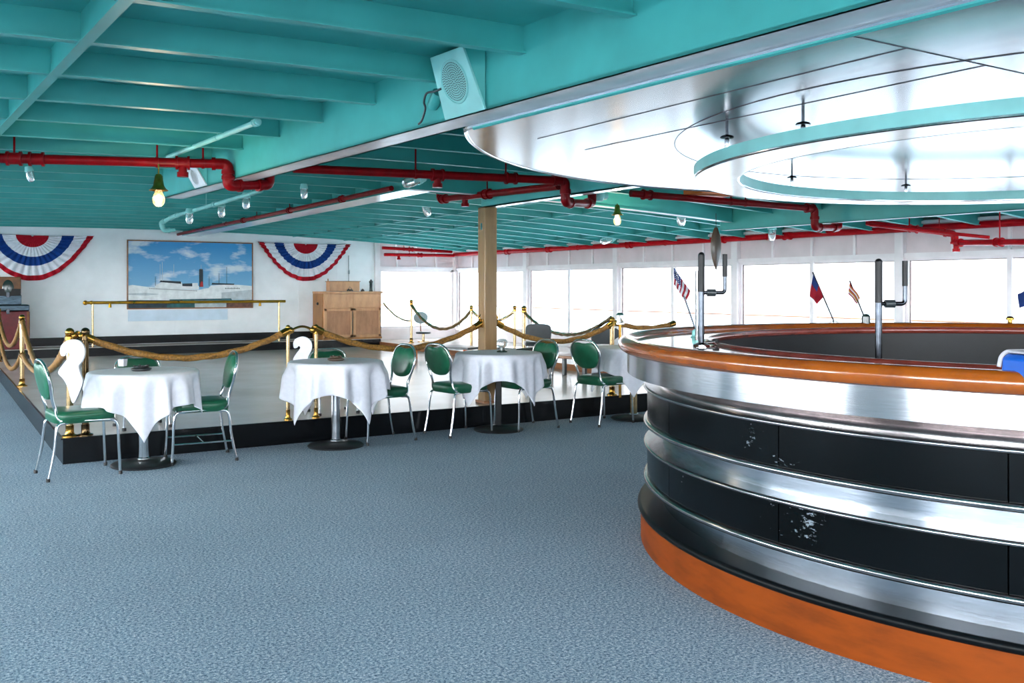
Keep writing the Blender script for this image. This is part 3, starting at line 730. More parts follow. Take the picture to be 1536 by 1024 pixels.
N1 = [(333,250),(338,215),(363,190),(400,179),(440,188),(464,220),(467,262),(452,300),(434,325),(445,370),(458,410),(438,470),(402,527),(375,440),(350,395),(322,360),(350,315),(378,280),(385,262),(378,248),(366,252),(358,268),(342,268)]
napkin(N1, 3.658, 3.658, 0, 460, 7.50, 'white napkin hooked over the post at the platform corner')
N2 = [(258,250),(258,225),(275,203),(310,190),(345,198),(370,222),(376,260),(362,300),(350,330),(362,380),(330,450),(290,400),(255,345),(275,300),(295,275),(302,258),(290,250),(278,262),(264,264)]
napkin(N2, 4.2656, 4.2656, 380, 460, 8.62, 'white napkin hooked between the posts near the cabinet')
napkin(N2, 4.2656, 4.2656, 380, 460, 10.75, 'white napkin on the post under the lantern beside the bar', 480)
# lantern
p = D(930, 490, 10.35); t = thing('lantern', (p.x, p.y, 1.02), 'small clear lantern on the platform edge beside the round bar', 'lantern')
MB().lathe([(.001,0),(.05,0),(.05,.015),(.04,.02)], (0,0,0), 6).build('base', M['chrome_dull'], t)
MB().lathe([(.038,.018),(.042,.10)], (0,0,0), 6).build('glass', M['jar_glass'], t)
MB().lathe([(.052,.10),(.03,.125),(.012,.13),(.012,.145),(.001,.15)], (0,0,0), 6).build('cap', M['chrome_dull'], t)
MB().lathe([(.016,-.81),(.016,0)], (0,0,0), 10).build('stem', M['brass'], t)
# ------------------------------------------------------------------ red and teal pipes
def pipe(name, label, pts, r, mat, couplings=(), hangers=(), elbow=True, cat='pipe', group='red sprinkler pipes', tees=()):
    P = [Vector(p) for p in pts]; t = thing(name, P[0], label, cat, group)
    MB().tube(fillet(P, r*2.2, 7), r, 14).build('pipe_run', mat, t, smooth=True, world=True)
    if elbow:
        for i in range(1, len(P)-1):
            d1 = (P[i-1]-P[i]).normalized(); d2 = (P[i+1]-P[i]).normalized()
            k = r*2.7; arc = fillet([P[i]+d1*k, P[i], P[i]+d2*k], r*2.2, 7)
            mb = MB().tube(arc, r*1.2, 14)
            for d in (d1, d2): mb.tube([P[i]+d*k*.95, P[i]+d*(k*.95+r*.8)], r*1.42, 14)
            mb.build('elbow', mat, t, smooth=True, world=True, angle=35)
    def along(q):
        i = int(q); f = q-i; return P[i]+(P[i+1]-P[i])*f, (P[i+1]-P[i]).normalized()
    for q in couplings:
        c, d = along(q); mb = MB().tube([c-d*r*1.1, c+d*r*1.1], r*1.22, 14)
        for e in (-1, 1): mb.tube([c+d*(e*r*1.2-r*.25), c+d*(e*r*1.2+r*.25)], r*1.5, 14)
        mb.build('coupling', mat, t, smooth=True, world=True, angle=35)
    for q in hangers:
        c, d = along(q); z = ceil(c.x)
        mb = MB().tube([c+Vector((0,0,r*.9)), Vector((c.x, c.y, z))], r*.22, 8).tube([c-d*r*.3, c+d*r*.3], r*1.16, 14)
        mb.build('hanger', mat, t, smooth=True, world=True)
    for q, dr in tees:
        c, d = along(q); mb = MB().tube([c, c+Vector(dr)*r*2.2], r*.9, 10).tube([c+Vector(dr)*r*2.0, c+Vector(dr)*r*3.0], r*1.2, 10)
        mb.build('branch', mat, t, smooth=True, world=True)
    return t
R1 = .036
a0 = D(-60, 235.5, 6.75); a1 = D(342, 246, 7.30); a2 = D(342, 279, 7.30); a3 = D(404, 277, 7.62); a4 = a3+Vector((.0,.0,.2))
pipe('sprinkler_pipe', 'thick red pipe under the teal joists that steps down beneath the first deep girder', [a0, a1, a2, a3, a4], R1, M['red_pipe'],
     (.06, .19, .27, .82), (.72, .90, .19), tees=((.82, (0,0,-1)),))
b0_ = D(440, 252.5, 7.45); b1_ = D(848, 271, 8.4); b2_ = D(848, 304, 8.4); b3_ = D(888, 305, 8.95); b4_ = b3_+Vector((0,0,.12))
pipe('sprinkler_pipe', 'red pipe running past the column head, stepping down at the canopy edge', [b0_, b1_, b2_, b3_, b4_], R1, M['red_pipe'],
     (.50, .78, .97), (.42, .76), tees=((.5, (0,0,-1)),))
c0_ = D(946, 290, 9.4); c1_ = D(1222, 313, 10.4); c2_ = D(1222, 341, 10.4); c3_ = D(1258, 341.5, 10.75); c4_ = c3_+Vector((0,0,.10))
pipe('sprinkler_pipe', 'red pipe below the canopy that steps under the white edged girder', [c0_, c1_, c2_, c3_, c4_], R1, M['red_pipe'], (.08, .97), (.52, .6))
g0 = D(838, 279, 8.55); g1 = D(660, 299, 10.6); g2 = g1+Vector((0,0,.10))
pipe('sprinkler_pipe', 'red branch pipe slanting above the head of the tan column', [g0, g1, g2], R1, M['red_pipe'], (.55, .96), (.55,), tees=((.75, (0,0,-1)),))
f0 = Vector((4.06, 8.9, 2.50)); f1_ = Vector((4.02, 18.5, 2.50))
f0, f1_ = Vector((4.06, 8.85, 2.452)), Vector((4.06, 18.6, 2.452))
pipe('sprinkler_pipe', 'slim red pipe following the second girder to the painting wall', [f0, f1_], .028, M['red_pipe'], (.14, .33, .55), (.14, .33, .48, .65, .8))
ez = 2.175
w0 = C0+WD*.1+WN*.10+Vector((0,0,ez)); w1 = C0+WD*18+WN*.10+Vector((0,0,ez))
pipe('sprinkler_pipe', 'long bright red pipe along the top of the window wall', [w0, w1], .042, M['red_bright'], (.12, .2, .33, .45, .52), (.08, .16, .25, .38, .5))
x0 = Vector((8.3, VF-.14, 2.20)); x1 = Vector((10.0, VF-.14, 2.16))
pipe('sprinkler_pipe', 'upper red pipe over the glazed end of the painting wall', [x0+Vector((0,0,.09)), x1+Vector((0,0,.08))], .034, M['red_bright'], (.4,), (.3, .7))
pipe('sprinkler_pipe', 'lower red pipe over the glazed end of the painting wall', [x0+Vector((0,-.1,-.06)), x1+Vector((0,-.1,-.01))], .034, M['red_bright'], (.5,), (.35,), tees=((.2, (0,0,-1)),))
h0 = D(1300, 334, 11.4); h1 = D(1432, 351, 10.7); h2 = D(1432, 364, 10.7); h3 = D(1560, 362.5, 9.4)
pipe('sprinkler_pipe', 'red pipe in front of the last windows with a low elbow and stub', [h0, h1, h2, h3], .034, M['red_bright'], (.55, 2.55), (.5, 2.56), tees=((2.02, (0,0,-1)),))
pipe('sprinkler_pipe', 'thin red pipe beside the low elbow pipe near the last windows', [D(1305, 337, 11.3), D(1484, 356, 10.4)], .02, M['red_bright'], (), (.6,))
GT = 'teal painted conduits'
pipe('conduit', 'teal conduit slanting down from the first girder past the hanging brass lamp', [D(388, 182, 5.85), D(240, 240, 7.75)], .018, M['teal_light'], (.02,), (.35,), cat='conduit', group=GT)
q0, q1, q2, q3 = D(392, 286, 9.6), D(262, 324, 11.2), D(241, 334, 11.3), D(246, 346, 11.3)
pipe('conduit', 'pale teal conduit with a hooked end carrying glass jar lights', [q0, q1, q2, q3, D(262, 345, 11.4)], .022, M['teal_light'], (.5,), (.1, .6), cat='conduit', group=GT)
# valve at the end of the stepped pipe
vp = D(899, 291, 9.1); t = thing('valve', vp, 'teal painted pipe valve next to the stepped red pipe', 'valve')
MB().lathe([(.001,-.07),(.035,-.07),(.05,-.03),(.052,.02),(.035,.05),(.03,.07),(.03,.13),(.001,.13)], (0,0,0), 20).build('body', M['teal_light'], t, smooth=True)
MB().tube([(-.09,0,-.02),(.12,.05,-.01)], .034, 12).build('body_arms', M['teal_light'], t, smooth=True)
MB().tube([(.03,.0,.06),(.16,.06,.085)], .02, 10).build('lever', M['dark_slate'], t, smooth=True)
# ------------------------------------------------------------------ lights hanging in the room
def bell_lamp(p, zhang, label, k=1.0):
    t = thing('bell_lamp', p, label, 'pendant lamp', 'lit bulbs under brass bells')     # p = centre of the shade's lower rim
    MB().lathe([(.001,.115),(.018,.112),(.026,.10),(.030,.07),(.038,.03),(.05,.01),(.066,0),(.064,-.004),(.046,.006),(.034,.03),(.001,.03)], (0,0,0), 28).build('shade', M['brass'], t, smooth=True)
    MB().tube([(0,0,.11),(0,0,zhang-p.z)], .006, 8).build('cord', M['brass'], t, smooth=True)
    MB().lathe([(.001,-.118),(.018,-.115),(.034,-.10),(.042,-.075),(.040,-.05),(.028,-.02),(.020,.0),(.018,.02),(.001,.02)], (0,0,0), 24).build('bulb', M['bulb_glass'], t, smooth=True)
    MB().ball((0,0,-.066), .020, 12, 8, 1.5).build('filament', M['filament'], t, smooth=True)
    L = bpy.data.lights.new('bulb_light', 'POINT'); L.energy = 6*k; L.color = (1, .8, .55); L.shadow_soft_size = .05
    o = bpy.data.objects.new('bulb_light', L); COL.objects.link(o); o.location = p+Vector((0,0,-.20))
p = D(238, 285, 6.6); bell_lamp(p, D(238, 246, 6.6).z, 'lit brass bell lamp hanging under the thick red pipe')
p = D(926, 322, 10.4); bell_lamp(p, ceil(p.x)-.2, 'lit brass bell lamp hanging from the cross girder past the column')
def jar_light(p, label, up=.06, mat=None, dr=(0,0,-1), k=1.0):
    t = thing('jar_light', p, label, 'ceiling light', 'small glass jar lights'); d = Vector(dr).normalized()
    q = Vector((0,0,1)).rotation_difference(-d).to_matrix()
    def lz(prof):
        mb = MB().lathe(prof, (0,0,0), 18); mb.v = [q @ (v*k) for v in mb.v]; return mb
    lz([(.001,up),(.04,up),(.045,.03),(.05,.01),(.05,0),(.001,0)]).build('socket', mat or M['teal_light'], t, smooth=True)
    lz([(.042,0),(.045,-.05),(.04,-.10),(.025,-.125),(.001,-.13)]).build('jar', M['jar_glass'], t, smooth=True)
jar_light(D(456, 283, 9.4), 'glass jar light under the joists above the slim red pipe', k=.8)
jar_light(D(284, 320, 10.8), 'first glass jar light from the hooked conduit end', k=.95)
jar_light(D(332, 310, 10.6), 'glass jar light in the middle of the pale conduit', k=.95)
jar_light(D(369, 297, 10.2), 'last glass jar light on the pale conduit, nearest the first girder', k=.95)
jar_light(D(638, 306, 12.5), 'wide glass light on the joists beyond the second girder', dr=(.3,0,-1), k=1.3)
jar_light(D(1022, 318, 12.0), 'glass light on the joists between the hanging lamp and the paddle', dr=(.2,.2,-1), k=1.4)
jar_light(D(1158, 344, 12.4), 'clear glass light under the white edged girder', k=1.15)
jar_light(D(626, 268, 8.6), 'glass light lying close under the joists before the column', dr=(-1,0,-.4), k=1.2)
jar_light(D(44, 257, 7.9), 'clear light fitting beneath the thick red pipe at its far end', dr=(.2,0,-1), k=.7)
jar_light(D(915, 358, 16.0), 'flat white light on the far joists near the window wall', dr=(-1,0,-.3), k=1.5)
jar_light(D(845, 362, 18.0), 'flat white light on the far joists behind the column', dr=(-1,0,-.3), k=1.5)
# ------------------------------------------------------------------ wedge speakers on the first girder
def speaker(v0, v1, out, vs0, vs1, zt, zb, face, label):
    u0, u1 = B1(v0)-.005, B1(v1)-.005
    o = Vector((u0, v0, zb)); t = thing('wedge_speaker', o, label, 'speaker', 'wedge speakers on the first girder')
    lo = [Vector((u0,v0,zb)), Vector((u1,v1,zb))]; hi = [Vector((u0-out,v0+vs0,zt)), Vector((u1-out,v1+vs1,zt))]; bk = [Vector((u0,v0,zt)), Vector((u1,v1,zt))]
    MB().add([lo[0],hi[0],bk[0],lo[1],hi[1],bk[1]], [(0,2,1),(3,4,5),(1,2,5,4),(0,3,5,2),(0,1,4,3)]).build('cabinet', M['teal'], t, world=True)
    fx = (lo[1]-lo[0]); fy = (hi[0]-lo[0]); nn = fx.cross(fy).normalized()
    if nn.z > 0: nn = -nn
    c = [lo[0]-fx*.03-fy*.03, lo[1]+fx*.03-fy*.03, hi[1]+fx*.03+fy*.03, hi[0]-fx*.03+fy*.03]
    MB().hexa([q+nn*.014 for q in c], [q+nn*.001 for q in c]).build('front_panel', face, t, world=True, bevel=.003)
    ex = fx.normalized(); ey = (fy-ex*fy.dot(ex)).normalized(); cc = (lo[0]+lo[1]+hi[0]+hi[1])/4+fy*.04; R = min(fx.length, fy.length)*.36
    mb = MB(); pts = [cc+nn*.016+ex*R*math.cos(i*2*PI/40)+ey*R*math.sin(i*2*PI/40) for i in range(40)]
    mb.tube(pts, .004, 6, closed=True)
    g = mb.build('grille', face, t, smooth=True, world=True)
    mb = MB()
    for k in range(1, 9):
        rr = R*k/9.3; m = 6*k
        for i in range(m):
            a = i*2*PI/m+.2*k; q = cc+nn*.0155+ex*rr*math.cos(a)+ey*rr*math.sin(a); s = R*.038
            mb.add([q+ex*s*math.cos(j*PI/3)+ey*s*math.sin(j*PI/3) for j in range(6)], [tuple(range(6))])
    mb.build('grille_hole', M['grille_dark'], g, world=True)
    g.children[0]['kind'] = 'stuff'
    return t
speaker(3.88, 4.22, .10, .03, -.04, 2.57, 2.29, M['teal_light'], 'big pale teal wedge speaker with round grille on the first girder')
speaker(8.01, 8.30, .07, .07, .07, 2.45, 2.29, M['speaker_white'], 'white faced wedge speaker farther along the first girder, by the brass lamp')
# wire hook next to the big speaker
t = thing('cable_hook', D(645, 150, 4.75), 'dark cable bracket looping beside the big wedge speaker', 'bracket')
MB().tube(catmull([D(662,133,4.70), D(652,137,4.74), D(640,140,4.78), D(636,153,4.82), D(638,163,4.84), D(633,180,4.88), D(628,186,4.92)], 5), .006, 8).build('cable', M['dark_slate'], t, smooth=True, world=True)
MB().tube([D(658,139,4.80), D(648,160,4.86)], [.034,.03], 14).build('bracket', M['teal'], t, smooth=True, world=True)
# ------------------------------------------------------------------ bunting on the painting wall
def bunting(uc, zt, wu, hz, label):
    mb = MB(); bands = [(0.02,.26,0),(.26,.47,1),(.47,.67,2),(.67,.885,1),(.885,1.0,0)]; NT = 132
    rr = [];
    for a, b, m in bands:
        st = 5
        for i in range(st): rr.append((a+(b-a)*i/st, m))
    rr.append((1.0, 0)); vs = []; fs = []; ms = []
    for j, (r, m) in enumerate(rr):
        for i in range(NT+1):
            th = PI+PI*i/NT; amp = .012+.022*r
            pl = amp*math.sin(44*th)*min(1, r*2.2)
            wob = 1+.005*math.sin(22*th+1)*r
            swag = .035*abs(math.cos(th))**2*r
            vs.append((uc+wu*r*math.cos(th)*wob, VF-.045-pl-.015, zt-hz*r*abs(math.sin(th))**(1+1.1*r*r)*wob+swag*.6))
    for j in range(len(rr)-1):
        for i in range(NT):
            k = NT+1; fs.append((j*k+i, j*k+i+1, (j+1)*k+i+1, (j+1)*k+i)); ms.append(rr[j][1])
    mb.v = [Vector(v) for v in vs]; mb.f = fs; mb.m = ms
    o = mb.build('pleated_bunting', [M['cloth_red'], M['cloth_white'], M['cloth_blue']], None, smooth=True, angle=80)
    s = o.modifiers.new('Thickness', 'SOLIDIFY'); s.thickness = .003
    return tag(o, label, 'bunting', 'pleated half round buntings')
def wz(px, py): q = Pv(px, py, VF-.05); return q.x, q.z
uA, _ = wz(-50, 350); uB, z1_ = wz(141, 350); uc, zc = wz(45, 353); _, zb = wz(45, 421)
bunting((uA+uB)/2, zc, (uB-uA)/2, zc-zb, 'red white and blue pleated bunting above the red trunk')
uA, zA = wz(387, 360); uB, _ = wz(526, 368); uc, zc = wz(457, 366); _, zb = wz(457, 421.5)
bunting((uA+uB)/2, zc, (uB-uA)/2, zc-zb, 'red white and blue pleated bunting above the wooden cabinet')
p, q = Pv(523, 383, VF-.012), Pv(523, 432, VF-.012)
t = thing('wall_cord', p, 'thin dark cord with a pull hanging on the far wall above the cabinet', 'cord')
MB().tube([p, Vector((p.x, p.y, q.z))], .006, 6).build('cord_line', M['dark_slate'], t, world=True)
MB().lathe([(.001,-.05),(.018,-.045),(.02,.0),(.012,.04),(.001,.05)], Vector((p.x, p.y-.01, p.z-.35)), 10).build('pull', M['grey_vinyl'], t, smooth=True, world=True)
# ------------------------------------------------------------------ ship painting
u0, zt = wz(192.5, 361); u1, _ = wz(378, 367); _, zb = wz(192.5, 462)
pt = thing('ship_painting', ((u0+u1)/2, VF-.03, zb), 'wide painting of a white ship under a blue sky', 'painting')
VP = VF-.04
def cu(x): return u0+(u1-u0)*(x-397)/(1412-397)
def cz_(y): return zt-(zt-zb)*(y-110)/(666-110)
def sky_mat():
    m, nt, b = base_mat('painted_sky'); v = coords(nt, (1.4,1,3.4)); n = noise(nt, v, 1.0, 4, .55)
    tc = nt.nodes.new('ShaderNodeTexCoord'); sp = nt.nodes.new('ShaderNodeSeparateXYZ'); nt.links.new(tc.outputs['Generated'], sp.inputs[0])
    g = ramp(nt, sp.outputs['Z'], [(.25, '7fb4d4'), (.95, '2f93cf')])
    mx = nt.nodes.new('ShaderNodeMix'); mx.data_type = 'RGBA'
    nt.links.new(ramp(nt, n, [(.52, (0,0,0,1)), (.64, (.9,.9,.9,1))]), mx.inputs['Factor']); nt.links.new(g, mx.inputs['A']); mx.inputs['B'].default_value = lin('dfe6ea')
    nt.links.new(mx.outputs['Result'], b.inputs['Base Color']); b.inputs['Roughness'].default_value = .4; return m
pm = [sky_mat(), paint('painted_white_hull', 'e3e6e6', .5, .06, 9, .1), paint('painted_black', '1e2a33', .5, .2, 12, .05), paint('painted_red', 'b32a2c', .5, .1, 12, .05),
      paint('painted_dark_sea', '1f3540', .5, .25, 10, .1), paint('painted_green_sea', '1c5a5e', .5, .25, 10, .1), paint('painted_brown_quay', '6a4438', .5, .3, 14, .1), paint('painted_grey_hull', 'b9c2c6', .5, .08, 9, .05)]
mb = MB(); lay = [0]
def poly(pts, mi, step=True):
    if step: lay[0] += 1
    mb.add([(cu(x), VP-.0006*lay[0], cz_(y)) for x, y in pts], [tuple(range(len(pts)))], mi)
poly([(397,668),(1412,668),(1412,110),(397,110)], 0)
poly([(397,480),(430,474),(500,484),(560,492),(700,502),(960,515),(1040,500),(1060,478),(1180,470),(1300,472),(1412,482),(1412,604),(397,604)], 1)
poly([(1150,540),(1412,515),(1412,604),(1150,604)], 7)
poly([(397,545),(540,540),(640,552),(540,562),(397,556)], 7)
poly([(600,490),(622,470),(640,458),(660,448),(820,452),(824,478),(960,482),(960,512),(620,500)], 1)
poly([(650,436),(812,444),(815,464),(640,450)], 2); poly([(824,462),(905,460),(905,486),(824,484)], 2); poly([(1070,456),(1260,462),(1255,472),(1065,470)], 2)
poly([(905,458),(950,456),(952,488),(905,488)], 1, False)
poly([(962,340),(978,333),(992,340),(994,450),(994,490),(962,490)], 2); poly([(968,488),(974,452),(984,440),(994,450),(996,490)], 3)
for x, y0, y1 in ((645,300,440),(662,280,440),(755,300,400),(1045,400,480),(1128,370,462),(1193,315,465),(608,405,480),(978,300,340)): poly([(x-2,y1),(x+2,y1),(x+1.5,y0),(x-1.5,y0)], 7 if y1 < 450 else 2, x == 645)
for i in range(30):
    x = 560+i*13; poly([(x,500+i*.7),(x+6,500+i*.7),(x+6,507+i*.7),(x,507+i*.7)], 2, i == 0)
for i in range(10):
    x = 1180+i*13; poly([(x,498+2*math.sin(i*3)),(x+7,498),(x+7,508),(x,508)], 2, False)
poly([(397,600),(700,604),(700,668),(397,668)], 4); poly([(700,604),(925,604),(925,668),(700,668)], 5); poly([(925,612),(1190,604),(1190,668),(925,668)], 7); poly([(1190,612),(1412,604),(1412,668),(1190,668)], 6)
poly([(720,596),(1230,590),(1240,604),(720,606)], 5)
cv = mb.build('canvas', pm, pt, world=True)
mb = MB(); w_ = .022; vf = VF-.03
for a, b, c_, d_ in ((u0-w_,u1+w_,zt,zt+w_),(u0-w_,u1+w_,zb-w_,zb),(u0-w_,u0,zb,zt),(u1,u1+w_,zb,zt)): mb.box(((a+b)/2, vf, (c_+d_)/2), (b-a, .05, d_-c_))
mb.build('frame', M['curb_wood'], pt, world=True, bevel=.003)
# flat pale blue strip on the wall below the painting
u2, z2 = wz(342, 463.5); _, z3 = wz(300, 480)
o = MB().box(((u0+u2)/2, VF-.015, (z2+z3)/2), (u2-u0, .02, z2-z3)).build('pale_strip', paint('pale_blue_strip', 'cfe0ee', .3, .03, 4, .02), None, bevel=.003)
tag(o, 'pale blue strip on the wall under the ship painting', 'board')
# brass handrail in front of the painting
ra = Pv(128, 453, 18.15); rb = Pv(428, 452.5, 18.15)
ra.z = rb.z = (ra.z+rb.z)/2
hr = thing('barre_rail', (ra.x, 18.15, .37), 'brass rail on two thin posts in front of the ship painting', 'rail')
MB().tube([ra, rb], .026, 14).build('bar', M['gold_rail'], hr, smooth=True, world=True)
mb = MB(); mb.ball(ra, .042, 16, 8, 1.0); mb.build('end_knob', M['gold_rail'], hr, smooth=True, world=True)
MB().ball(ra+Vector((.10,0,0)), .036, 16, 8).build('end_knob', M['gold_rail'], hr, smooth=True, world=True)
for px in (139, 418.5):
    q = Pv(px, 470, 18.15); MB().tube([(q.x, 18.15, .368), (q.x, 18.15, ra.z)], .018, 12).build('post', M['brass_pale'], hr, smooth=True, world=True)
for px in (165, 390):
    q = Pv(px, 453, 18.15); MB().tube([(q.x,18.15,ra.z-.02),(q.x,18.15,ra.z-.09)], [.02,.028], 10).build('bracket', M['gold_rail'], hr, smooth=True, world=True)
# ------------------------------------------------------------------ cabinet and what stands on it
cu0 = Pv(484, 500, 18.06).x; cu1 = Pv(573, 500, 18.06).x; ct = Pv(520, 437, 18.06).z
cb = thing('wooden_cabinet', ((cu0+cu1)/2, 18.06, .3675), 'worn tan wooden cabinet with two panelled doors against the far wall', 'cabinet')
cw = cu1-cu0; x0c, x1c = cu0, cu1; v0c, v1c = 18.06, 18.62; zb_, zt_ = .3675, ct
MB().box(((x0c+x1c)/2, (v0c+v1c)/2, (zb_+zt_-.04)/2), (cw-.03, v1c-v0c, zt_-.04-zb_)).build('carcass', M['cab_wood'], cb, world=True, bevel=.006)
MB().box((x0c+.006, (v0c+v1c)/2, (zb_+zt_-.04)/2), (.02, v1c-v0c-.004, zt_-.045-zb_)).build('side_panel', M['cab_side'], cb, world=True, bevel=.003)
MB().lathe([(.001,0),(.03,0),(.03,.012),(.001,.012)], (0,0,0), 16).v
kn = MB().ball((x0c-.012, v0c+.25, zt_-.25), .03, 12, 8).build('side_knob', M['black_plastic'], cb, smooth=True, world=True)
MB().box(((x0c+x1c)/2, (v0c+v1c)/2-.01, zt_-.02), (cw+.02, v1c-v0c+.03, .04)).build('top', M['cab_wood'], cb, world=True, bevel=.006)
half = (cw-.06)/2; zm = zb_+(zt_-zb_)*.66
for i in (0, 1):
    xa = x0c+.025+i*(half+.01)
    MB().box((xa+half/2, v0c-.008, (zm+zt_-.05)/2), (half, .018, zt_-.05-zm-.01)).build('drawer', M['cab_wood'], cb, world=True, bevel=.004)
    za, zz = zb_+.04, zm-.01; fr = MB(); s = .055
    for c_, d_ in (((xa+half/2, v0c-.010, zz-s/2), (half,.02,s)), ((xa+half/2, v0c-.010, za+s/2), (half,.02,s)), ((xa+s/2, v0c-.010, (za+zz)/2), (s,.02,zz-za)), ((xa+half-s/2, v0c-.010, (za+zz)/2), (s,.02,zz-za))): fr.box(c_, d_)
    dr = fr.build('door', M['cab_wood'], cb, world=True, bevel=.004)
    MB().box((xa+half/2, v0c-.003, (za+zz)/2), (half-2*s, .008, zz-za-2*s)).build('panel', M['cab_panel'], dr, world=True, bevel=.003)
    MB().box((xa+half-.012, v0c-.021, (za+zz)/2), (.012, .006, (zz-za)*.8)).build('hinge', M['dark_slate'], dr, world=True)
for i, h_ in ((0, .03),): MB().box(((x0c+x1c)/2, v0c-.006, zb_+.02), (cw-.02, .02, .04)).build('plinth', M['cab_side'], cb, world=True)
ba, bb = Pv(494, 430, 18.2).x, Pv(540, 430, 18.2).x; bz = Pv(510, 421.5, 18.2).z
bx_ = thing('wooden_box', ((ba+bb)/2, 18.3, ct), 'small brown wooden box standing on the tan cabinet', 'box')
mb = MB().box(((ba+bb)/2, 18.3, (ct+bz)/2), (bb-ba-.02, .22, bz-ct-.012)); mb.build('body', M['cab_wood'], bx_, world=True, bevel=.005)
MB().box(((ba+bb)/2, 18.3, bz-.006), (bb-ba+.01, .25, .014)).build('lid', M['cab_side'], bx_, world=True, bevel=.003)
MB().tube([(ba+.01,18.3,bz),(ba+.01,18.3,bz+.05)], .012, 8).build('peg', M['cab_side'], bx_, smooth=True, world=True)
p = Pv(525, 436, 18.12); t = thing('wire_ornament', (p.x, 18.13, ct), 'small dark metal ornament in front of the wooden box', 'ornament')
for k in range(5): MB().ball((-.05+.026*k, 0, .022+.012*(k % 2)), .018, 10, 6).build('bead', M['dark_slate'], t, smooth=True)
MB().tube([(-.05,0,.03),(.0,0,.10),(.05,0,.05)], .005, 6).build('wire', M['dark_slate'], t, smooth=True)
p = Pv(544, 434, 18.2); t = thing('desk_bell', (p.x, 18.2, ct), 'little dark round bell beside the wooden box', 'bell')
MB().lathe([(.04,0),(.04,.012),(.03,.035),(.012,.045),(.001,.046)], (0,0,0), 18).build('dome', M['dark_slate'], t, smooth=True); MB().ball((0,0,.05), .009, 8, 6).build('button', M['brass'], t, smooth=True)
p = Pv(556.5, 430, 18.25); hh = Pv(556, 419, 18.25).z-ct; t = thing('dark_bottle', (p.x, 18.25, ct), 'dark ribbed lantern bottle at the window end of the cabinet', 'bottle')
MB().lathe([(.001,0),(.036,0),(.038,.02),(.032,.03),(.032,hh*.5),(.038,hh*.55),(.03,hh*.6),(.038,hh*.7),(.04,hh*.78)], (0,0,0), 16).build('body', M['dark_green_glass'], t, smooth=True, angle=30)
MB().lathe([(.046,hh*.78),(.044,hh*.84),(.02,hh*.92),(.012,hh),(.001,hh)], (0,0,0), 16).build('cap', M['dark_slate'], t, smooth=True, angle=30)
# red trunk and brown case
ta = Pv(-60, 480, 18.1).x; tb = Pv(45, 480, 18.1).x; z0t = .3675; z1t = Pv(20, 467, 18.1).z; z2t = Pv(20, 457, 18.1).z; z3t = Pv(20, 415, 18.12).z
def trunk(xa, xb, z0, zs, z1, body, lid, label, nm):
    t = thing(nm, ((xa+xb)/2, 18.3, z0), label, 'trunk', 'stacked old trunks')
    MB().box(((xa+xb)/2, 18.33, (z0+zs)/2), (xb-xa, .44, zs-z0)).build('body', body, t, world=True, bevel=.012)
    MB().box(((xa+xb)/2, 18.33, (zs+z1)/2+.002), (xb-xa-.01, .43, z1-zs-.004)).build('lid', lid, t, world=True, bevel=.02)
    xc = Pv(12, 470, 18.1).x
    lt = MB().box((xc, 18.10, zs), (.05, .025, .09)).build('latch', M['chrome_dark'], t, world=True, bevel=.004)
    return t, xc
t, xc = trunk(ta, tb, z0t, z1t, z2t, M['trunk_red'], M['trunk_tin'], 'red trunk with a tin lid band standing by the far wall', 'red_trunk')
for x in (xb_ for xb_ in (tb-.03,)): MB().box((x, 18.105, (z0t+z1t)/2), (.035, .012, z1t-z0t-.02)).build('corner_strip', M['trunk_brown'], t, world=True)
zm2 = z2t+(z3t-z2t)*.36
t, xc = trunk(ta, tb-.13, z2t, zm2, z3t, M['trunk_tin'], M['trunk_brown'], 'brown and tin case with an oval plate, standing on the red trunk', 'brown_case')
MB().box(((ta+tb-.13)/2, 18.1, zm2+.04), (tb-.13-ta-.02, .02, .12)).build('black_band', M['sleeve_black'], t, world=True, bevel=.004)
mb = MB().ball((0,0,0), .11, 20, 10, 1.35); mb.v = [Vector((v.x*.8, v.y*.12, v.z))+Vector((xc, 18.10, z3t-.2)) for v in mb.v]; mb.build('oval_plate', M['dark_green_glass'], t, smooth=True, world=True)
# ------------------------------------------------------------------ seats and benches across the dance floor
def oval_stool(p, label):
    t = thing('swivel_stool', p, label, 'stool')
    mb = MB().ball((0,0,0), .17, 24, 12); mb.v = [Vector((v.x, v.y*.18, v.z*.74))+Vector((0,.12,.50)) for v in mb.v]; mb.build('backrest', M['grey_vinyl'], t, smooth=True)
    MB().tube([(0,.14,.38),(0,.12,.22),(0,.0,.20)], .012, 8).build('back_arm', M['curb_wood'], t, smooth=True)
    MB().lathe([(.001,.17),(.15,.17),(.16,.19),(.15,.21),(.001,.215)], (0,0,0), 24).build('seat', M['dark_slate'], t, smooth=True)
    MB().lathe([(.12,0),(.12,.015),(.03,.03),(.025,.17)], (0,0,0), 20).build('pedestal', M['brass_pale'], t, smooth=True)
p = D(635, 500, 19.5); oval_stool((p.x, p.y, .30), 'small stool with a grey oval back beside the far brass post')
def grey_chair(p, label, rz=0, k=1.0):
    t = thing('grey_chair', p, label, 'chair', 'dark grey chairs by the windows', rz)
    prof = catmull([(-.2,0,.30),(-.21,0,.46),(-.16,0,.53),(0,0,.545),(.16,0,.53),(.21,0,.46),(.2,0,.30)], 4)
    MB().prism([Vector((v.x*k, -.20, v.z*k)) for v in prof], (0,.05,0)).build('backrest', M['dark_slate'], t, bevel=.01)
    MB().box((0,0,.22), (.42*k,.40,.07)).build('seat', M['dark_slate'], t, bevel=.02)
    for sx in (-1,1):
        for sy in (-1,1): MB().tube([(sx*.17,sy*.16,.19),(sx*.19,sy*.18,0)], .012, 8).build('leg', M['chrome'], t, smooth=True)
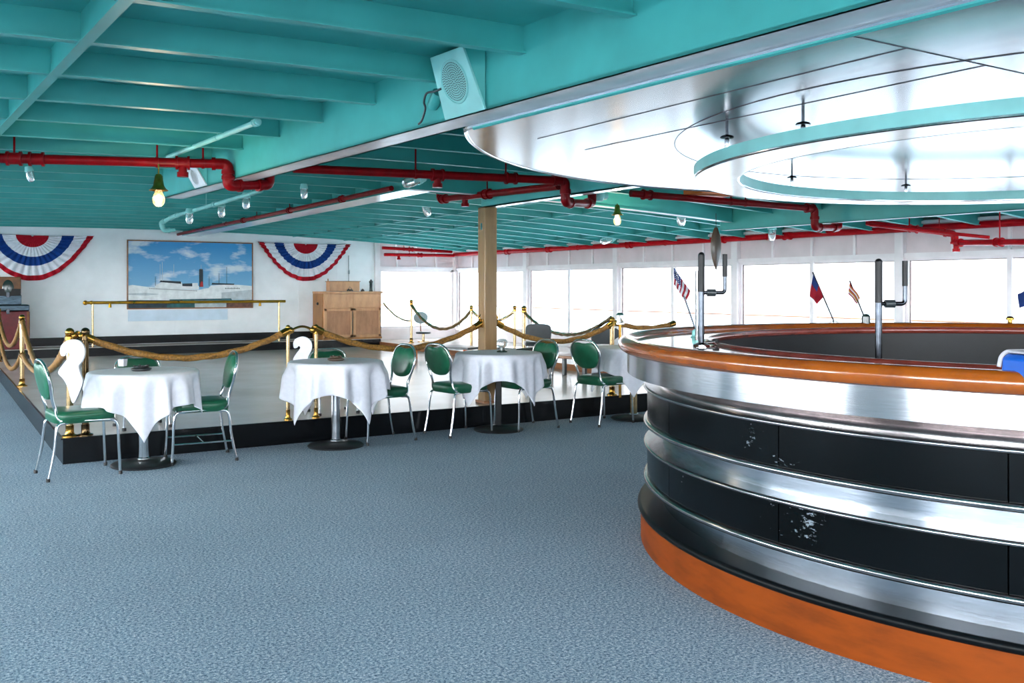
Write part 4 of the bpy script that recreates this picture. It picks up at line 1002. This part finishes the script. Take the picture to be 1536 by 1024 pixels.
p = D(806, 500, 15.2); grey_chair((p.x, p.y, .30), 'dark grey chair by the windows beside the thick far post', -.5)
p = D(905, 505, 13.9); grey_chair((p.x, p.y, .30), 'dark grey chair by the windows next to the lantern', -.5)
def bench(a, b, h, d, top, legm, label, z0=.21):
    a, b = Vector(a), Vector(b); dirv = (b-a); L = dirv.length; rz = math.atan2(dirv.y, dirv.x)
    t = thing('low_bench', ((a.x+b.x)/2, (a.y+b.y)/2, z0), label, 'bench', 'low benches across the dance floor', rz)
    MB().box((0,0,h-.02), (L,d,.04)).build('top', top, t, bevel=.006)
    for x in (-.42, .42):
        for y in (-.4, .4): MB().box((L*x, d*y, (h-.04)/2), (.05,.05,h-.04)).build('leg', legm, t, bevel=.004)
def fl(px, py): return Fz(px, py, .21)
bench(fl(628, 536), fl(716, 541), .23, .5, M['dark_slate'], M['orange'], 'low dark bench with orange legs behind the two facing chairs')
bench(D(746, 520, 14.6), D(788, 520, 14.2), .30, .4, M['dark_green_glass'], M['curb_wood'], 'low dark green bench just right of the tan column')
bench(D(832, 520, 12.9), D(892, 520, 12.4), .30, .35, M['curb_wood'], M['dark_slate'], 'low wooden bench behind the two green chairs near the bar')
# orange board above the canopy
p = D(1068, 288, 9.75); o = MB().box((p.x, p.y, p.z), (.55, .28, .07)).build('orange_board', M['orange'], None, bevel=.01)
tag(o, 'flat orange board tucked up under the joists just past the canopy edge', 'board')
# ------------------------------------------------------------------ things on the round bar
ZT = 1.112
def tap(base, ztop, label, side, zbase=ZT):
    """standing pipe with a cross arm and an upturned end; side = direction of the arm"""
    b = Vector(base); t = thing('pipe_stand', (b.x, b.y, zbase), label, 'pipe stand', 'pipe stands on the bar'); h = ztop-zbase
    sd = Vector(side).normalized()
    MB().tube([(0,0,0),(0,0,h)], .016, 14).build('pole', M['chrome_dark'], t, smooth=True)
    MB().tube([(0,0,h-.20),(0,0,h-.005)], .0175, 14).ball((0,0,h-.006), .0172, 14, 8).build('black_sleeve', M['sleeve_black'], t, smooth=True)
    MB().lathe([(.001,0),(.045,0),(.045,.008),(.02,.02),(.001,.02)], (0,0,0), 20).build('flange', M['chrome'], t, smooth=True)
    MB().tube(fillet([Vector((0,0,h-.205)), sd*.125+Vector((0,0,h-.205)), sd*.125+Vector((0,0,h-.06))], .02), .010, 10).build('cross_arm', M['chrome_dark'], t, smooth=True)
    MB().tube([sd*.03+Vector((0,0,h-.205)), sd*.075+Vector((0,0,h-.205))], .019, 12).build('coupling', M['dark_slate'], t, smooth=True)
    MB().tube([sd*.125+Vector((0,0,h-.12)), sd*.125+Vector((0,0,h-.0))], .013, 10).build('grip', M['sleeve_black'], t, smooth=True)
    return t
q = Fz(1052, 519, ZT); right = W(1, 0).normalized()
t1 = tap(q, D(1056, 381, (Vector((q.x,q.y,0))).dot(W(0,1))).z, 'pipe stand with a cross arm on the counter beside the striped flag', right)
MB().tube([(-.025*right.x,-.025*right.y,.03),(-.025*right.x,-.025*right.y,.40)], .008, 8).build('side_tube', M['chrome_dull'], t1, smooth=True)
yy = 4.45; q = D(1318, 545, yy)
tap(q, D(1318, 391, yy).z, 'tall dark pipe stand with a cross arm rising inside the ring of the bar', right, .742)
# blue caddy
q = Fz(1556, 570, ZT); t = thing('blue_caddy', (q.x, q.y, ZT), 'blue plastic caddy with a pale clear lid on the bar counter', 'caddy', rz=math.radians(-32+10))
MB().prism([(-.085,-.07,0),(.085,-.07,0),(.08,-.07,.075),(.06,-.07,.085),(-.06,-.07,.085),(-.078,-.07,.07)], (0,.14,0)).build('box', M['blue_plastic'], t, bevel=.006)
rimp = [(-.088,-.075,.04),(-.080,-.075,.076),(-.06,-.075,.092),(.06,-.075,.092),(.084,-.075,.078),(.09,-.075,.04)]
for yy_ in (-.073, .073): MB().tube(fillet([Vector((x, yy_, z)) for x, y, z in rimp], .012), .007, 8).build('lid_rim', M['flag_white'], t, smooth=True)
MB().box((0,0,.092), (.115,.146,.008)).build('lid', M['flag_white'], t, bevel=.003)
# small flags on sticks
def flag(stick0, stick1, corners, Y, kind, label, cell=26):
    a, b = D(*stick0, Y), D(*stick1, Y); t = thing('small_flag', b, label, 'flag', 'small stick flags on the bar')
    MB().tube([a, b], .006, 8).build('stick', M['sleeve_black'] if kind != 'usa' else M['chrome_dark'], t, smooth=True, world=True)
    A, A2, B2, B = [D(x, y, Y-.012) for x, y in corners]         # hoist top, fly top, fly bottom, hoist bottom
    n = cell; mb = MB(); nrm = W(0, 1).normalized(); k = n+1; vs = []
    for i in range(n+1):
        for j in range(n+1):
            s, q = i/n, j/n
            p = A*(1-s)*(1-q)+A2*s*(1-q)+B*(1-s)*q+B2*s*q
            vs.append(p + nrm*(.010*math.sin(7*s+2*q)))
    fs = []; ms = []
    for i in range(n):
        for j in range(n):
            fs.append((i*k+j, (i+1)*k+j, (i+1)*k+j+1, i*k+j+1)); s, q = (i+.5)/n, (j+.5)/n
            if kind == 'usa': m = 2 if (s < .62 and q < .46) else (0 if int(q*9) % 2 == 0 else 1)
            elif kind == 'red': m = 2 if (s < .5 and q < .42) else 0
            elif kind == 'blue': m = 2
            else: m = (0, 3, 1)[int(q*7) % 3]
            ms.append(m)
    mb.v = vs; mb.f = fs; mb.m = ms
    f = mb.build('banner', [M['flag_red'], M['flag_white'], M['flag_blue'], M['flag_yellow']], t, smooth=True, world=True)
    m = f.modifiers.new('Thickness', 'SOLIDIFY'); m.thickness = .0015
    if kind == 'usa':
        st = MB()
        for i in range(5):
            for j in range(4):
                s, q = .62*(i+.6)/5, .46*(j+.6)/4; p = A*(1-s)*(1-q)+A2*s*(1-q)+B*(1-s)*q+B2*s*q - nrm*.004 + nrm*(.010*math.sin(7*s+2*q))
                st.ball(p, .0024, 6, 4)
        st.build('star', M['cloth_white'], f, world=True); f.children[0]['kind'] = 'stuff'
    return t
flag((1044, 496), (1011.5, 402), [(1011,402),(1011,426),(1029,453),(1036,436)], 5.85, 'usa', 'small flag with red and white stripes and a starred blue corner on the bar', 26)
flag((1251, 482), (1219, 408), [(1220,411),(1235,446),(1226,456),(1215,444)], 7.5, 'red', 'small red flag with a blue corner on the far bar counter')
flag((1300, 484), (1274.5, 421), [(1274.5,424),(1290.5,447),(1286,456),(1273,441)], 7.5, 'stripe', 'small flag striped red, yellow and white on the far bar counter')
flag((1545, 486), (1548, 428), [(1545,431),(1527,441),(1530,462),(1545,456)], 7.3, 'blue', 'small plain blue flag at the end of the far bar counter')
def holder(q, label, r=.03, h=.045, mat=None):
    t = thing('flag_holder', (q.x, q.y, ZT), label, 'flag holder', 'flag holders on the bar')
    MB().lathe([(.001,0),(r*1.3,0),(r*1.3,.006),(r,.01),(r*.95,h*.8),(r*.5,h),(.001,h)], (0,0,0), 18).build('foot', mat or M['chrome'], t, smooth=True, angle=30)
    MB().tube([(0,0,h*.8),(0,0,h*1.25)], .006, 8).build('socket', M['chrome_dull'], t, smooth=True)
def onbar(px, Y): p = D(px, 480, Y); return p
holder(onbar(1044.5, 5.85), 'pale green and grey flag holder by the starred flag', .028, .05, M['teal_light'])
holder(onbar(1251, 7.5), 'silver flag holder below the red flag', .04, .045)
holder(onbar(1299, 7.5), 'dark ribbed flag holder below the striped flag', .036, .10, M['dark_green_glass'])
holder(onbar(1546, 7.3), 'silver holder of the plain blue flag', .03, .04)
q = onbar(1515, 7.35); t = thing('brass_tap', (q.x, q.y, ZT), 'small brass tap on a clear base on the far bar counter', 'tap')
MB().lathe([(.001,0),(.055,0),(.05,.012),(.03,.018),(.001,.018)], (0,0,0), 18).build('base', M['jar_glass'], t, smooth=True)
MB().lathe([(.022,.016),(.016,.03),(.016,.055),(.03,.06),(.03,.072),(.018,.085),(.001,.088)], (0,0,0), 16).build('knob', M['brass'], t, smooth=True, angle=30)
q = Fz(1074, 517, ZT); t = thing('bottle_stopper', (q.x, q.y, ZT+.002), 'small black stopper lying on the counter by the pipe stand', 'stopper')
MB().box((0,0,.016), (.03,.03,.03), .4).build('cap', M['black_rubber'], t, bevel=.004); MB().tube([(-.075,.01,.01),(-.012,0,.014)], .008, 10).build('stem', M['chrome_dull'], t, smooth=True)
# paddle hanging from the girder
Yp = 10.6; top = D(1074, 341, Yp); bot = D(1075, 404, Yp); t = thing('hanging_paddle', top, 'brown wooden paddle hung by a cord from the white edged girder', 'paddle')
n = 16; L = (top-bot).length; mb = MB(); prof = []
for i in range(n+1):
    f = i/n; w = (.012+.066*math.sin(PI*min(1, f*1.02+.02))**.75)*(1-.15*f); prof.append((max(.004, w), -L*f))
mb.lathe(prof, (0,0,0), 20); rz = math.radians(-32+25); Rm = Matrix.Rotation(rz, 3, 'Z')
mb.v = [Rm @ Vector((v.x, v.y*.35, v.z)) for v in mb.v]; mb.build('blade', M['fish_brown'], t, smooth=True)
MB().tube([(0,0,-.005),(.0,0,.16)], .004, 6).build('cord', M['dark_slate'], t, smooth=True)
MB().tube([(0,0,-L+.005),(0,0,-L-.10)], .022, 12).build('clear_handle', M['jar_glass'], t, smooth=True)
# ------------------------------------------------------------------ daylight, camera
SKY_FRONT, SKY_BEHIND = 1.3, 15.0
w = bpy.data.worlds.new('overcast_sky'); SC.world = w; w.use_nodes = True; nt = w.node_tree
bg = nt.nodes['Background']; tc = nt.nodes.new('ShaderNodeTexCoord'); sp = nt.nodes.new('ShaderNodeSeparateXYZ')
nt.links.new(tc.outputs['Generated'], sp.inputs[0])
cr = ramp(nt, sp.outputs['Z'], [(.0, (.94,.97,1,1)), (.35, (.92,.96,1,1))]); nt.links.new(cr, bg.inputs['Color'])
# sky strength raised behind and left of the view to front-light the room
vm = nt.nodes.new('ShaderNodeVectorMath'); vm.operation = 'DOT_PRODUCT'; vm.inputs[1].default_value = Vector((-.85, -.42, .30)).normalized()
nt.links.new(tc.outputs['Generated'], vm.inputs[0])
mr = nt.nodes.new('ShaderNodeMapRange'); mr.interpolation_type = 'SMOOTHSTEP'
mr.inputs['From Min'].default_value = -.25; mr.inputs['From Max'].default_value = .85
mr.inputs['To Min'].default_value = SKY_FRONT; mr.inputs['To Max'].default_value = SKY_BEHIND
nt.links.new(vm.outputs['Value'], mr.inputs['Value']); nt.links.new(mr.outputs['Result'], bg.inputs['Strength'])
cam = bpy.data.cameras.new('camera'); co = bpy.data.objects.new('camera', cam); COL.objects.link(co); SC.camera = co
co.location = (0, 0, H); co.rotation_euler = (math.radians(90), 0, math.radians(-32))
cam.sensor_width = 36; cam.lens = FPX/1536*36; cam.shift_y = -(512-HY)/1536; cam.clip_start = .05; cam.clip_end = 2000
SC.view_settings.view_transform = 'Standard'; SC.view_settings.look = 'None'; SC.view_settings.exposure = 1.4; SC.view_settings.gamma = 1.0
SC.view_settings.use_curve_mapping = False
try:
    SC.cycles.use_denoising = True; SC.cycles.max_bounces = 10; SC.cycles.diffuse_bounces = 6; SC.cycles.glossy_bounces = 5; SC.cycles.transparent_max_bounces = 12
    SC.cycles.sample_clamp_indirect = 10
except Exception: pass
